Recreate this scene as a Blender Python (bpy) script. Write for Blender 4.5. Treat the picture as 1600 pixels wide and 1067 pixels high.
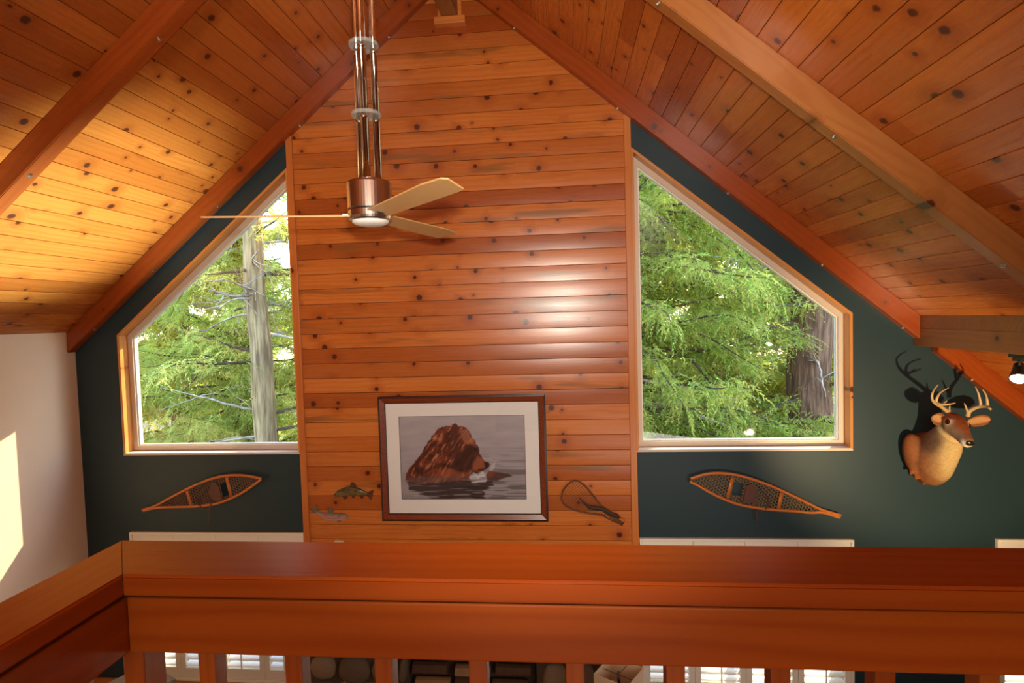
import bpy, bmesh, math, random
import numpy as np
from mathutils import Vector, Matrix, Euler, noise as mnoise

for o in list(bpy.data.objects):
    bpy.data.objects.remove(o, do_unlink=True)
scene = bpy.context.scene
COL = scene.collection
random.seed(7)
RNG = np.random.default_rng(11)

# ------------------------------------------------------------------ camera
F_PX, YAW, PITCH, ROLL, EYE = 880.0, 0.091945, -0.043811, -0.029591, 1.47
def cam_axes():
    cy, sy = math.cos(YAW), math.sin(YAW)
    f = Vector((-sy*math.cos(PITCH), cy*math.cos(PITCH), math.sin(PITCH)))
    r = Vector((cy, sy, 0)); u = r.cross(f)
    return r*math.cos(ROLL)+u*math.sin(ROLL), -r*math.sin(ROLL)+u*math.cos(ROLL), f
CR, CU, CF = cam_axes()
cd = bpy.data.cameras.new('camera'); cam = bpy.data.objects.new('camera', cd); COL.objects.link(cam)
cd.sensor_fit = 'HORIZONTAL'; cd.sensor_width = 36; cd.lens = F_PX*36/1600; cd.clip_start = .02; cd.clip_end = 300
M = Matrix.Identity(4)
for i in range(3):
    M[i][0], M[i][1], M[i][2] = CR[i], CU[i], -CF[i]
M[2][3] = EYE
cam.matrix_world = M
scene.camera = cam

def at(px, py, Y):
    """world point on the vertical plane at depth Y behind a photo pixel"""
    d = CF*F_PX + CR*(px-800) - CU*(py-533.5)
    t = Y/d.y
    return Vector((d.x*t, Y, EYE+d.z*t))

# ------------------------------------------------------------------ world, sun, lights, exposure
vs = scene.view_settings
vs.view_transform = 'Standard'; vs.look = 'None'; vs.gamma = 1; vs.exposure = -0.1
try: vs.use_curve_mapping = False
except Exception: pass
scene.cycles.max_bounces = 8; scene.cycles.diffuse_bounces = 4; scene.cycles.glossy_bounces = 4
scene.cycles.transparent_max_bounces = 16; scene.cycles.transmission_bounces = 6
scene.cycles.sample_clamp_indirect = 6.0; scene.cycles.caustics_reflective = False; scene.cycles.caustics_refractive = False

SUN_TO = Vector((.46, .63, .64)).normalized()
wd = bpy.data.worlds.new('sky'); scene.world = wd; wd.use_nodes = True
nt = wd.node_tree; nt.nodes.clear()
sky = nt.nodes.new('ShaderNodeTexSky'); sky.sky_type = 'NISHITA'; sky.sun_disc = False
sky.sun_elevation = math.asin(SUN_TO.z); sky.sun_rotation = math.atan2(SUN_TO.x, SUN_TO.y)
bg = nt.nodes.new('ShaderNodeBackground'); bg.inputs['Strength'].default_value = 1.65
ow = nt.nodes.new('ShaderNodeOutputWorld')
nt.links.new(sky.outputs[0], bg.inputs['Color']); nt.links.new(bg.outputs[0], ow.inputs['Surface'])

def light(name, kind, loc, energy, color, to=None, **kw):
    ld = bpy.data.lights.new(name, kind); ld.energy = energy; ld.color = color
    for k, v in kw.items(): setattr(ld, k, v)
    o = bpy.data.objects.new(name, ld); COL.objects.link(o); o.location = loc
    if to is not None:
        o.rotation_euler = (Vector(to)-Vector(loc)).to_track_quat('-Z', 'Y').to_euler()
    return o
light('sun', 'SUN', (20, 30, 30), 17.0, (1.0, .85, .54), to=Vector((20, 30, 30))-SUN_TO, angle=.009)
# unseen area fill added behind the camera for general daylight
light('loft_back_fill', 'AREA', (0, -2.9, 1.6), 80, (1.0, .90, .80), to=(0, 3.0, 1.9), shape='RECTANGLE', size=2.0, size_y=1.6)
# the camera's flash, a hand's width above the lens, head tilted up
light('camera_flash', 'SPOT', (0, .02, EYE+.15), 410, (1.0, .88, .72), to=(-.3, 4.8, EYE+.75), spot_size=math.radians(92), spot_blend=.8, shadow_soft_size=.035)
# unseen spot added low down, standing in for sun glint off the floor
light('glint_standin_spot', 'SPOT', (-2.1, 2.6, -2.55), 6300, (.56, .80, .82), to=(-3.46, 3.80, 2.30), spot_size=math.radians(25), spot_blend=.95, shadow_soft_size=.12)
# added unseen fill aimed up, so the loft ceiling bounces warm light
light('loft_ceiling_fill', 'AREA', (-.6, -1.3, 1.9), 95, (1.0, .84, .66), to=(-.7, -.9, 4.2), shape='DISK', size=.6)
# lower room: unseen area fill added, aimed down at the floor
light('lower_room_fill', 'AREA', (1.2, 1.9, -.36), 30, (1.0, .90, .78), to=(0, 3.6, -2.6), shape='RECTANGLE', size=2.4, size_y=.6)

# ------------------------------------------------------------------ helpers
def setp(o, label=None, cat=None, group=None, kind=None):
    if label: o['label'] = label
    if cat: o['category'] = cat
    if group: o['group'] = group
    if kind: o['kind'] = kind
    return o
def link(name, me, mat=None, parent=None, loc=None, smooth=False):
    o = bpy.data.objects.new(name, me); COL.objects.link(o)
    if mat is not None and len(me.materials) == 0: me.materials.append(mat)
    if smooth: me.polygons.foreach_set('use_smooth', [True]*len(me.polygons))
    if parent is not None: o.parent = parent
    if loc is not None: o.location = loc
    return o
def empty(name, loc=(0, 0, 0)):
    o = bpy.data.objects.new(name, None); COL.objects.link(o); o.location = loc; o.empty_display_size = .1
    return o
def mesh_of(bm, name='m'):
    bmesh.ops.recalc_face_normals(bm, faces=bm.faces)
    me = bpy.data.meshes.new(name); bm.to_mesh(me); bm.free(); return me
def obj(name, bm, mat, parent=None, loc=None, smooth=False):
    return link(name, mesh_of(bm, name), mat, parent, loc, smooth)
def box(bm, x0, x1, y0, y1, z0, z1):
    v = [bm.verts.new(p) for p in ((x0,y0,z0),(x1,y0,z0),(x1,y1,z0),(x0,y1,z0),(x0,y0,z1),(x1,y0,z1),(x1,y1,z1),(x0,y1,z1))]
    for f in ((0,3,2,1),(4,5,6,7),(0,1,5,4),(1,2,6,5),(2,3,7,6),(3,0,4,7)): bm.faces.new([v[i] for i in f])
    return v
def bbox(x0, x1, y0, y1, z0, z1, bev=0, seg=2):
    bm = bmesh.new(); box(bm, x0, x1, y0, y1, z0, z1)
    if bev: bmesh.ops.bevel(bm, geom=list(bm.edges), offset=bev, segments=seg, affect='EDGES', profile=.6)
    return bm
def prism(bm, poly, y0, y1):
    """convex or simple polygon in X,Z extruded in Y"""
    a = [bm.verts.new((x, y0, z)) for x, z in poly]; b = [bm.verts.new((x, y1, z)) for x, z in poly]
    n = len(poly)
    bm.faces.new(a); bm.faces.new(b[::-1])
    for i in range(n): bm.faces.new((a[i], b[i], b[(i+1) % n], a[(i+1) % n]))
def cyl(bm, c, r, h, axis=(0, 0, 1), seg=24, r2=None, cap=True):
    q = Vector(axis).to_track_quat('Z', 'Y').to_matrix().to_4x4()
    m = Matrix.Translation(c) @ q @ Matrix.Translation((0, 0, h/2))
    bmesh.ops.create_cone(bm, cap_ends=cap, cap_tris=False, segments=seg, radius1=r, radius2=r if r2 is None else r2, depth=h, matrix=m)
def tube(bm, pts, r, seg=6, cap=True, flat=1.0):
    pts = [Vector(p) for p in pts]; n = len(pts)
    rr = r if isinstance(r, (list, tuple)) else [r]*n
    rings = []; up = None
    for i, p in enumerate(pts):
        t = (pts[min(i+1, n-1)]-pts[max(i-1, 0)])
        if t.length < 1e-9: t = Vector((0, 0, 1))
        t.normalize()
        if up is None:
            up = Vector((0, 1, 0)) if abs(t.y) < .9 else Vector((1, 0, 0))
        a = t.cross(up)
        if a.length < 1e-6: a = t.orthogonal()
        a.normalize(); b = a.cross(t).normalized(); up = b
        rings.append([bm.verts.new(p+(a*math.cos(2*math.pi*k/seg)+b*flat*math.sin(2*math.pi*k/seg))*rr[i]) for k in range(seg)])
    for i in range(n-1):
        for k in range(seg):
            bm.faces.new((rings[i][k], rings[i][(k+1) % seg], rings[i+1][(k+1) % seg], rings[i+1][k]))
    if cap:
        bm.faces.new(rings[0][::-1]); bm.faces.new(rings[-1])
def smoothpath(pts, n=8):
    """Catmull-Rom through the points"""
    P = [Vector(p) for p in pts]; P = [P[0]*2-P[1]]+P+[P[-1]*2-P[-2]]; out = []
    for i in range(1, len(P)-2):
        for k in range(n):
            t = k/n; a, b, c, d = P[i-1], P[i], P[i+1], P[i+2]
            out.append(.5*((2*b)+(c-a)*t+(2*a-5*b+4*c-d)*t*t+(3*b-a-3*c+d)*t**3))
    out.append(P[-2]); return out
def lathe(bm, prof, c=(0, 0, 0), seg=40):
    rings = []
    for r, z in prof:
        rings.append([bm.verts.new((c[0]+r*math.cos(2*math.pi*k/seg), c[1]+r*math.sin(2*math.pi*k/seg), c[2]+z)) for k in range(seg)])
    for i in range(len(rings)-1):
        for k in range(seg): bm.faces.new((rings[i][k], rings[i][(k+1) % seg], rings[i+1][(k+1) % seg], rings[i+1][k]))
    bm.faces.new(rings[0][::-1]); bm.faces.new(rings[-1])
def in_poly(x, z, poly):
    c = False; n = len(poly); j = n-1
    for i in range(n):
        xi, zi = poly[i]; xj, zj = poly[j]
        if (zi > z) != (zj > z) and x < (xj-xi)*(z-zi)/(zj-zi)+xi: c = not c
        j = i
    return c

# ------------------------------------------------------------------ materials
def new_mat(name):
    m = bpy.data.materials.new(name); m.use_nodes = True
    n = m.node_tree.nodes; b = n.get('Principled BSDF')
    return m, m.node_tree, b
def N(t, typ, **kw):
    n = t.nodes.new(typ)
    for k, v in kw.items(): setattr(n, k, v)
    return n
def val(t, sock, v):
    if isinstance(v, (int, float, tuple)): sock.default_value = v
    else: t.links.new(v, sock)
def mth(t, op, a, b=None, c=None, clamp=False):
    n = N(t, 'ShaderNodeMath', operation=op, use_clamp=clamp); val(t, n.inputs[0], a)
    if b is not None: val(t, n.inputs[1], b)
    if c is not None: val(t, n.inputs[2], c)
    return n.outputs[0]
def mixc(t, f, a, b, mode='MIX'):
    n = N(t, 'ShaderNodeMix', data_type='RGBA', blend_type=mode); val(t, n.inputs[0], f)
    val(t, n.inputs[6], a if not (isinstance(a, tuple) and len(a) == 3) else a+(1,))
    val(t, n.inputs[7], b if not (isinstance(b, tuple) and len(b) == 3) else b+(1,))
    return n.outputs[2]
def rng(t, v, a, b, c=0., d=1., smooth=True):
    n = N(t, 'ShaderNodeMapRange', interpolation_type='SMOOTHSTEP' if smooth else 'LINEAR'); val(t, n.inputs[0], v)
    for i, q in enumerate((a, b, c, d)): val(t, n.inputs[i+1], q)
    return n.outputs[0]
def noise(t, vec, scale, detail=2., rough=.5, dim='3D'):
    n = N(t, 'ShaderNodeTexNoise', noise_dimensions=dim); t.links.new(vec, n.inputs['Vector'])
    n.inputs['Scale'].default_value = scale; n.inputs['Detail'].default_value = detail; n.inputs['Roughness'].default_value = rough
    return n
def scaled(t, vec, s):
    n = N(t, 'ShaderNodeVectorMath', operation='MULTIPLY'); t.links.new(vec, n.inputs[0]); n.inputs[1].default_value = s
    return n.outputs[0]

def wood(name, light_c, mid_c, dark_c, knots=.6, knot_c=(.075, .017, .006), rough=.27, ring=60., tint=.5, spec=.5, swirl=9., stain=None, kscale=(2.3, 6.5), kr=(.009, .030), coat=.0):
    m, t, b = new_mat(name)
    tc = N(t, 'ShaderNodeTexCoord'); oi = N(t, 'ShaderNodeObjectInfo')
    rv = N(t, 'ShaderNodeVectorMath', operation='SCALE'); rv.inputs[0].default_value = (23.7, 7.3, 3.1); t.links.new(oi.outputs['Random'], rv.inputs['Scale'])
    ad = N(t, 'ShaderNodeVectorMath', operation='ADD'); t.links.new(tc.outputs['Object'], ad.inputs[0]); t.links.new(rv.outputs[0], ad.inputs[1])
    V = ad.outputs[0]; sp = N(t, 'ShaderNodeSeparateXYZ'); t.links.new(V, sp.inputs[0])
    big = noise(t, scaled(t, V, (.9, 7., 7.)), 1., 2.5).outputs['Fac']
    # knots, round in metres
    kv = scaled(t, V, (kscale[0], kscale[1], 0)); vo = N(t, 'ShaderNodeTexVoronoi', voronoi_dimensions='2D', feature='F1')
    t.links.new(kv, vo.inputs['Vector']); vo.inputs['Scale'].default_value = 1.; vo.inputs['Randomness'].default_value = .95
    df = N(t, 'ShaderNodeVectorMath', operation='SUBTRACT'); t.links.new(kv, df.inputs[0]); t.links.new(vo.outputs['Position'], df.inputs[1])
    dm = scaled(t, df.outputs[0], (1/kscale[0], 1/kscale[1], 0)); ln = N(t, 'ShaderNodeVectorMath', operation='LENGTH'); t.links.new(dm, ln.inputs[0])
    cs = N(t, 'ShaderNodeSeparateColor'); t.links.new(vo.outputs['Color'], cs.inputs[0])
    wob = noise(t, V, 55., 1.).outputs['Fac']
    d = mth(t, 'ADD', ln.outputs['Value'], mth(t, 'MULTIPLY', mth(t, 'SUBTRACT', wob, .5), .012))
    on = mth(t, 'GREATER_THAN', cs.outputs[1], 1-knots)
    r = mth(t, 'MULTIPLY', on, mth(t, 'MULTIPLY_ADD', cs.outputs[0], kr[1]-kr[0], kr[0]))
    km = mth(t, 'MULTIPLY', on, rng(t, d, mth(t, 'MULTIPLY', r, .6), mth(t, 'MULTIPLY', r, 1.1), 1., 0.))
    halo = mth(t, 'MULTIPLY', on, rng(t, d, mth(t, 'MULTIPLY', r, .8), mth(t, 'MULTIPLY', r, 4.2), 1., 0.))
    # rings bend around the knots
    ph = mth(t, 'ADD', mth(t, 'MULTIPLY', sp.outputs[1], ring), mth(t, 'MULTIPLY', big, swirl))
    ph = mth(t, 'ADD', ph, mth(t, 'MULTIPLY', halo, 7.))
    ph = mth(t, 'ADD', ph, mth(t, 'MULTIPLY', sp.outputs[2], ring*.7))
    ringv = mth(t, 'POWER', mth(t, 'MULTIPLY_ADD', mth(t, 'SINE', mth(t, 'MULTIPLY', ph, 2.4)), .5, .5), 2.2)
    fine = noise(t, scaled(t, V, (3., 170., 170.)), 1., 2.).outputs['Fac']
    blot = noise(t, scaled(t, V, (.8, 3., 3.)), 1.3, 3.).outputs['Fac']
    c = mixc(t, mth(t, 'MULTIPLY_ADD', ringv, .45, mth(t, 'MULTIPLY', fine, .25), clamp=True), light_c, mid_c)
    c = mixc(t, rng(t, blot, .35, .75, 0., .55), c, mid_c)
    rt = mth(t, 'FRACT', mth(t, 'MULTIPLY', oi.outputs['Random'], 17.31))
    c = mixc(t, mth(t, 'MULTIPLY', rng(t, rt, .35, 1., 0., 1., False), tint), c, dark_c)
    rt2 = mth(t, 'FRACT', mth(t, 'MULTIPLY', oi.outputs['Random'], 41.77))
    c = mixc(t, mth(t, 'MULTIPLY', rng(t, rt2, .6, 1., 0., 1., False), tint*.7), c, light_c)
    if stain is not None:
        st = noise(t, scaled(t, V, (1.1, 9., 9.)), 1., 2.).outputs['Fac']
        c = mixc(t, rng(t, st, .60, .74, 0., .75), c, stain)
    c = mixc(t, mth(t, 'MULTIPLY', halo, .45), c, dark_c)
    c = mixc(t, km, c, knot_c)
    t.links.new(c, b.inputs['Base Color'])
    t.links.new(mth(t, 'MULTIPLY_ADD', fine, .14, rough-.07), b.inputs['Roughness'])
    b.inputs['Specular IOR Level'].default_value = spec
    if coat: b.inputs['Coat Weight'].default_value = coat; b.inputs['Coat Roughness'].default_value = .12
    return m

def plain(name, c, rough=.5, metal=0., nscale=0., nvar=.0, bump=0., spec=.5, emit=None, estr=0., coat=0.):
    m, t, b = new_mat(name)
    b.inputs['Roughness'].default_value = rough; b.inputs['Metallic'].default_value = metal; b.inputs['Specular IOR Level'].default_value = spec
    b.inputs['Coat Weight'].default_value = coat
    tc = N(t, 'ShaderNodeTexCoord'); n = noise(t, tc.outputs['Object'], nscale or 30., 3.)
    lo = tuple(x*(1-nvar) for x in c); hi = tuple(min(1, x*(1+nvar)) for x in c)
    t.links.new(mixc(t, n.outputs['Fac'], lo, hi), b.inputs['Base Color'])
    if bump:
        bp = N(t, 'ShaderNodeBump'); bp.inputs['Strength'].default_value = bump; bp.inputs['Distance'].default_value = .003
        t.links.new(n.outputs['Fac'], bp.inputs['Height']); t.links.new(bp.outputs[0], b.inputs['Normal'])
    if emit: b.inputs['Emission Color'].default_value = emit+(1,); b.inputs['Emission Strength'].default_value = estr
    return m
def attr_mat(name, attr='col', rough=.6, nscale=120., nvar=.25, spec=.4, bump=.0, sheen=0.):
    m, t, b = new_mat(name); a = N(t, 'ShaderNodeAttribute', attribute_name=attr); tc = N(t, 'ShaderNodeTexCoord')
    n = noise(t, tc.outputs['Object'], nscale, 2.)
    f = mth(t, 'MULTIPLY_ADD', n.outputs['Fac'], 2*nvar, 1-nvar)
    v = N(t, 'ShaderNodeVectorMath', operation='SCALE'); t.links.new(a.outputs['Color'], v.inputs[0]); t.links.new(f, v.inputs['Scale'])
    t.links.new(v.outputs[0], b.inputs['Base Color']); b.inputs['Roughness'].default_value = rough; b.inputs['Specular IOR Level'].default_value = spec
    if bump:
        bp = N(t, 'ShaderNodeBump'); bp.inputs['Strength'].default_value = bump; bp.inputs['Distance'].default_value = .004
        t.links.new(n.outputs['Fac'], bp.inputs['Height']); t.links.new(bp.outputs[0], b.inputs['Normal'])
    return m
def pane_mat(name, tint=(.96, .98, .97), gloss=1.0):
    m, t, b = new_mat(name); t.nodes.remove(b); out = [n for n in t.nodes if n.type == 'OUTPUT_MATERIAL'][0]
    tr = N(t, 'ShaderNodeBsdfTransparent'); tr.inputs[0].default_value = tint+(1,)
    gl = N(t, 'ShaderNodeBsdfGlossy'); gl.inputs['Roughness'].default_value = .02
    lw = N(t, 'ShaderNodeLayerWeight'); lw.inputs[0].default_value = .5
    fr = mth(t, 'MULTIPLY_ADD', mth(t, 'POWER', lw.outputs['Facing'], 5.), .96, .04)
    mx = N(t, 'ShaderNodeMixShader'); t.links.new(mth(t, 'MULTIPLY', fr, gloss, clamp=True), mx.inputs[0])
    t.links.new(tr.outputs[0], mx.inputs[1]); t.links.new(gl.outputs[0], mx.inputs[2]); t.links.new(mx.outputs[0], out.inputs[0])
    return m
def leaf_mat(name, trans=.55):
    m, t, b = new_mat(name); out = [n for n in t.nodes if n.type == 'OUTPUT_MATERIAL'][0]
    a = N(t, 'ShaderNodeAttribute', attribute_name='col'); b.inputs['Roughness'].default_value = .55; b.inputs['Specular IOR Level'].default_value = .3
    t.links.new(a.outputs['Color'], b.inputs['Base Color'])
    tl = N(t, 'ShaderNodeBsdfTranslucent'); t.links.new(a.outputs['Color'], tl.inputs[0])
    mx = N(t, 'ShaderNodeMixShader'); mx.inputs[0].default_value = trans
    t.links.new(b.outputs[0], mx.inputs[1]); t.links.new(tl.outputs[0], mx.inputs[2]); t.links.new(mx.outputs[0], out.inputs[0])
    return m

WALLPINE = wood('pine_wall', (.60, .195, .040), (.45, .108, .015), (.27, .048, .006), knots=.66, rough=.27, tint=.95, stain=(.20, .085, .022))
CEILPINE = wood('pine_ceiling', (.54, .160, .025), (.41, .095, .011), (.25, .042, .004), knots=.72, rough=.27, tint=.7)
TRIMPINE = wood('pine_trim', (.62, .22, .05), (.48, .13, .026), (.40, .085, .015), knots=.25, rough=.3, tint=.3, ring=90)
JAMBPINE = wood('pine_jamb', (.66, .30, .085), (.55, .20, .045), (.45, .13, .025), knots=.3, rough=.3, tint=.3, ring=90)
RAFTER = wood('rafter_stain', (.34, .066, .008), (.25, .038, .005), (.17, .023, .003), knots=.35, rough=.28, tint=.3, ring=45)
PURLIN = wood('purlin_brown', (.27, .105, .028), (.19, .063, .014), (.14, .04, .009), knots=.35, rough=.38, tint=.1, ring=40)
MIDBEAM = wood('weathered_beam', (.42, .165, .045), (.30, .098, .021), (.19, .05, .011), knots=.5, rough=.30, tint=.2, ring=35, swirl=14.)
RAIL = wood('rail_mahogany', (.32, .066, .006), (.22, .035, .003), (.14, .019, .0015), knots=.0, rough=.30, tint=.25, ring=70, swirl=5., spec=.32)
BALUST = wood('baluster_stain', (.38, .085, .009), (.27, .045, .005), (.18, .023, .003), knots=.0, rough=.34, tint=.7, ring=120)
BLUE = plain('wall_blue_paint', (.0165, .038, .047), .45, nscale=3., nvar=.06, spec=.35)
CREAM = plain('wall_cream_paint', (.80, .60, .42), .6, nscale=2., nvar=.03)
DECK = plain('roof_deck_dark', (.05, .014, .004), .8, nvar=.2)
VINYL = plain('window_vinyl', (.62, .52, .42), .4, nvar=.03)
WHITE = plain('shutter_white', (.82, .77, .68), .42, nvar=.02)
LOUVER = plain('louver_white', (.88, .87, .84), .4, nvar=.02)
PANE = pane_mat('pane_glass')
CHROME = plain('brushed_nickel', (.62, .57, .53), .23, 1., nscale=60, nvar=.05)
POLISH = plain('polished_chrome', (.80, .76, .72), .07, 1., nscale=20, nvar=.02)
MAPLE = plain('maple_blade', (.62, .37, .15), .38, nscale=40, nvar=.12)
STEEL = plain('bolt_zinc', (.55, .55, .5), .35, 1., nvar=.1)
BLACK = plain('black_metal', (.012, .011, .010), .4, 0., nvar=.1)
FLOORW = wood('floor_wood', (.20, .09, .035), (.15, .06, .02), (.11, .04, .014), knots=.1, rough=.25, tint=.4)

# ------------------------------------------------------------------ measures of the place (metres)
WY = 4.80                       # room face of the gable wall
RX, RZ, SL = -.88, 4.485, .842  # ridge line and roof slope at the ceiling boards
XL, XR = -4.49, 5.20            # left wall, right end of the roof
GROUND = -2.75
ceil_z = lambda x: RZ-SL*abs(x-RX)

# ------------------------------------------------------------------ structure: gable wall
wl = (-4.067, -2.367, .30, 1.41, 2.842)     # left gable window opening: x0 x1 sill shoulder top
wr = (.589, 2.333, .297, 1.42, 2.847)
lows = [(-4.043, -2.37, -1.81, -.412), (.597, 2.329, -1.81, -.44), (3.424, 4.28, -1.81, -.43)]
bm = bmesh.new(); T0, T1 = WY, WY+.20
def wallstrip(x0, x1, z0, z1=None):
    if z1 is None:
        poly = [(x0, z0), (x1, z0), (x1, ceil_z(x1)+.02)]
        if x0 < RX < x1: poly.append((RX, RZ+.02))
        poly.append((x0, ceil_z(x0)+.02))
    else: poly = [(x0, z0), (x1, z0), (x1, z1), (x0, z1)]
    prism(bm, poly, T0, T1)
wallstrip(XL-.15, wl[0], GROUND)
wallstrip(wl[0], wl[1], lows[0][3], wl[2]); wallstrip(wl[0], wl[1], GROUND, lows[0][2]); wallstrip(wl[0], lows[0][0], lows[0][2], lows[0][3])
prism(bm, [(wl[0], wl[3]), (wl[1], wl[4]), (wl[1], ceil_z(wl[1])+.02), (wl[0], ceil_z(wl[0])+.02)], T0, T1)
wallstrip(wl[1], wr[0], GROUND)
wallstrip(wr[0], wr[1], lows[1][3], wr[2]); wallstrip(wr[0], wr[1], GROUND, lows[1][2])
prism(bm, [(wr[0], wr[4]), (wr[1], wr[3]), (wr[1], ceil_z(wr[1])+.02), (wr[0], ceil_z(wr[0])+.02)], T0, T1)
wallstrip(wr[1], lows[2][0], GROUND)
wallstrip(lows[2][0], lows[2][1], GROUND, lows[2][2]); prism(bm, [(lows[2][0], lows[2][3]), (lows[2][1], lows[2][3]), (lows[2][1], ceil_z(lows[2][1])+.02), (lows[2][0], ceil_z(lows[2][0])+.02)], T0, T1)
wallstrip(lows[2][1], XR, GROUND)
wall_front = obj('wall_front', bm, BLUE); setp(wall_front, kind='structure')
setp(obj('wall_left', bbox(XL-.15, XL, -3.5, WY, GROUND, ceil_z(XL)+.03), CREAM), kind='structure')
setp(obj('wall_right', bbox(XR, XR+.15, -3.5, WY+.2, GROUND, ceil_z(XR)+.1), CREAM), kind='structure')
bm = bmesh.new(); prism(bm, [(XL-.15, GROUND), (XR, GROUND), (XR, ceil_z(XR)), (RX, RZ), (XL-.15, ceil_z(XL-.15))], -3.65, -3.5)
setp(obj('wall_back', bm, CREAM), kind='structure')
setp(obj('floor', bbox(XL-.15, XR+.15, -3.65, WY+.2, GROUND-.12, GROUND), FLOORW), kind='structure')
setp(obj('floor_loft', bbox(-1.06, XR, -3.5, 1.13, -.26, 0), FLOORW), kind='structure')

# ------------------------------------------------------------------ ceilings: tongue and groove boards on both slopes
BW = .1315
_bcache = {}
def board_mesh(L, w, mat, crown=.0013, t=.018, key=''):
    k = (round(L, 3), round(w, 4), mat.name, crown)
    if k in _bcache: return _bcache[k]
    g = .0016; b = .0018; hw = w/2-g
    prof = [(-hw, -t), (-hw, -b), (-hw+b, 0)]
    for i in range(1, 6):
        y = -hw+b+(2*hw-2*b)*i/6; prof.append((y, crown*(1-(y/(hw-b))**2)))
    prof += [(hw-b, 0), (hw, -b), (hw, -t)]
    vs_, fs = [], []
    n = len(prof)
    for x in (-L/2+.0006, L/2-.0006): vs_ += [(x, y, z) for y, z in prof]
    sm = []
    for i in range(n-1): fs.append((i, i+1, n+i+1, n+i)); sm.append(False)
    fs += [tuple(range(n))[::-1], tuple(range(n, 2*n))]; sm += [False, False]
    me = bpy.data.meshes.new('board'); me.from_pydata(vs_, [], fs); me.polygons.foreach_set('use_smooth', sm); me.materials.append(mat)
    bm = bmesh.new(); bm.from_mesh(me); bmesh.ops.recalc_face_normals(bm, faces=bm.faces); bm.to_mesh(me); bm.free()
    _bcache[k] = me; return me
def basis(o, X, Y, Z, loc):
    m = Matrix.Identity(4)
    for i in range(3): m[i][0], m[i][1], m[i][2], m[i][3] = X[i], Y[i], Z[i], loc[i]
    o.matrix_world = m
ca, sa = 1/math.hypot(1, SL), SL/math.hypot(1, SL)
Y0, Y1 = .95, WY-.002
rr = random.Random(3)
for side, name, xe in ((-1, 'ceiling_left', XL), (1, 'ceiling_right', XR)):
    bm = bmesh.new(); d = .021
    x0 = xe+side*.14
    poly = [(RX, RZ+d), (x0, ceil_z(x0)+d), (x0, ceil_z(x0)+d+.12), (RX, RZ+d+.12)]
    prism(bm, poly, -3.65, WY+.22)
    root = obj(name, bm, DECK); setp(root, kind='structure')
    bmb = bmesh.new(); xx = xe; prism(bmb, [(RX, RZ), (xx, ceil_z(xx)), (xx, ceil_z(xx)+.018), (RX, RZ+.018)], -3.5, Y0-.01)
    obj('rear_boarding', bmb, CEILPINE, root)
    Xa = Vector((0, -1 if side < 0 else 1, 0)); Ya = Vector((side*ca, 0, -sa)); Za = Vector((-side*sa, 0, -ca))
    Xa = Ya.cross(Za)
    slen = abs(xe-RX)/ca; n = int(slen/BW)+1
    for i in range(n):
        s = (i+.5)*BW
        w = BW
        if s+BW/2 > slen: w = slen-(s-BW/2); s = slen-w/2
        if w < .02: continue
        cuts = [Y0]
        if side > 0 and rr.random() < .62:
            c = rr.uniform(1.6, 4.5); cuts.append(c)
            if rr.random() < .35 and abs(c-3.2) > .5: cuts.append(rr.uniform(1.4, 4.5))
        elif side < 0 and rr.random() < .22: cuts.append(rr.uniform(1.2, 2.9))
        cuts.append(Y1); cuts.sort()
        for a, b in zip(cuts[:-1], cuts[1:]):
            if b-a < .12: continue
            o = link('ceiling_plank', board_mesh(b-a, w, CEILPINE, .0010), None)
            base = Vector((RX, 0, RZ))+Ya*s
            basis(o, Xa, Ya, Za, Vector((base.x, (a+b)/2, base.z))-Za*.0010)
            o.parent = root

# ------------------------------------------------------------------ pine boards of the chimney panel, up into the gable
PXL, PXR = -2.308, .534
seam0 = 3.067
i = 0; z = seam0
zs = []
z = seam0
while z > -1.25: zs.append((z-.1308, z)); z -= .1308
z = seam0
while z < 4.34: zs.append((z, z+.1315)); z += .1315
for z0, z1 in zs:
    if z0 < 3.0: x0, x1 = PXL, PXR
    else:
        h = (RZ-.01-z1)/SL
        if h < .08: continue
        x0, x1 = RX-h, RX+h
    o = link('pine_board', board_mesh(x1-x0, z1-z0, WALLPINE, .0014), None)
    basis(o, Vector((1, 0, 0)), Vector((0, 0, 1)), Vector((0, -1, 0)), ((x0+x1)/2, WY-.019, (z0+z1)/2)); o.parent = wall_front
def trimboard(name, x0, x1, y0, y1, z0, z1, mat=TRIMPINE, axis='z', bev=.004, parent=None):
    L = (z1-z0) if axis == 'z' else (x1-x0)
    w = (x1-x0) if axis == 'z' else (z1-z0)
    bm = bbox(-L/2, L/2, -w/2, w/2, -(y1-y0)/2, (y1-y0)/2, bev)
    o = obj(name, bm, mat); c = ((x0+x1)/2, (y0+y1)/2, (z0+z1)/2)
    if axis == 'z': basis(o, Vector((0, 0, 1)), Vector((1, 0, 0)), Vector((0, 1, 0)), c)
    else: basis(o, Vector((1, 0, 0)), Vector((0, 0, 1)), Vector((0, -1, 0)), c)
    if parent is not None: o.parent = parent
    return o
setp(trimboard('trim_1', -2.364, -2.308, WY-.036, WY, GROUND, 3.10), kind='structure')
setp(trimboard('trim_2', .534, .590, WY-.036, WY, GROUND, 3.10), kind='structure')

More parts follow.
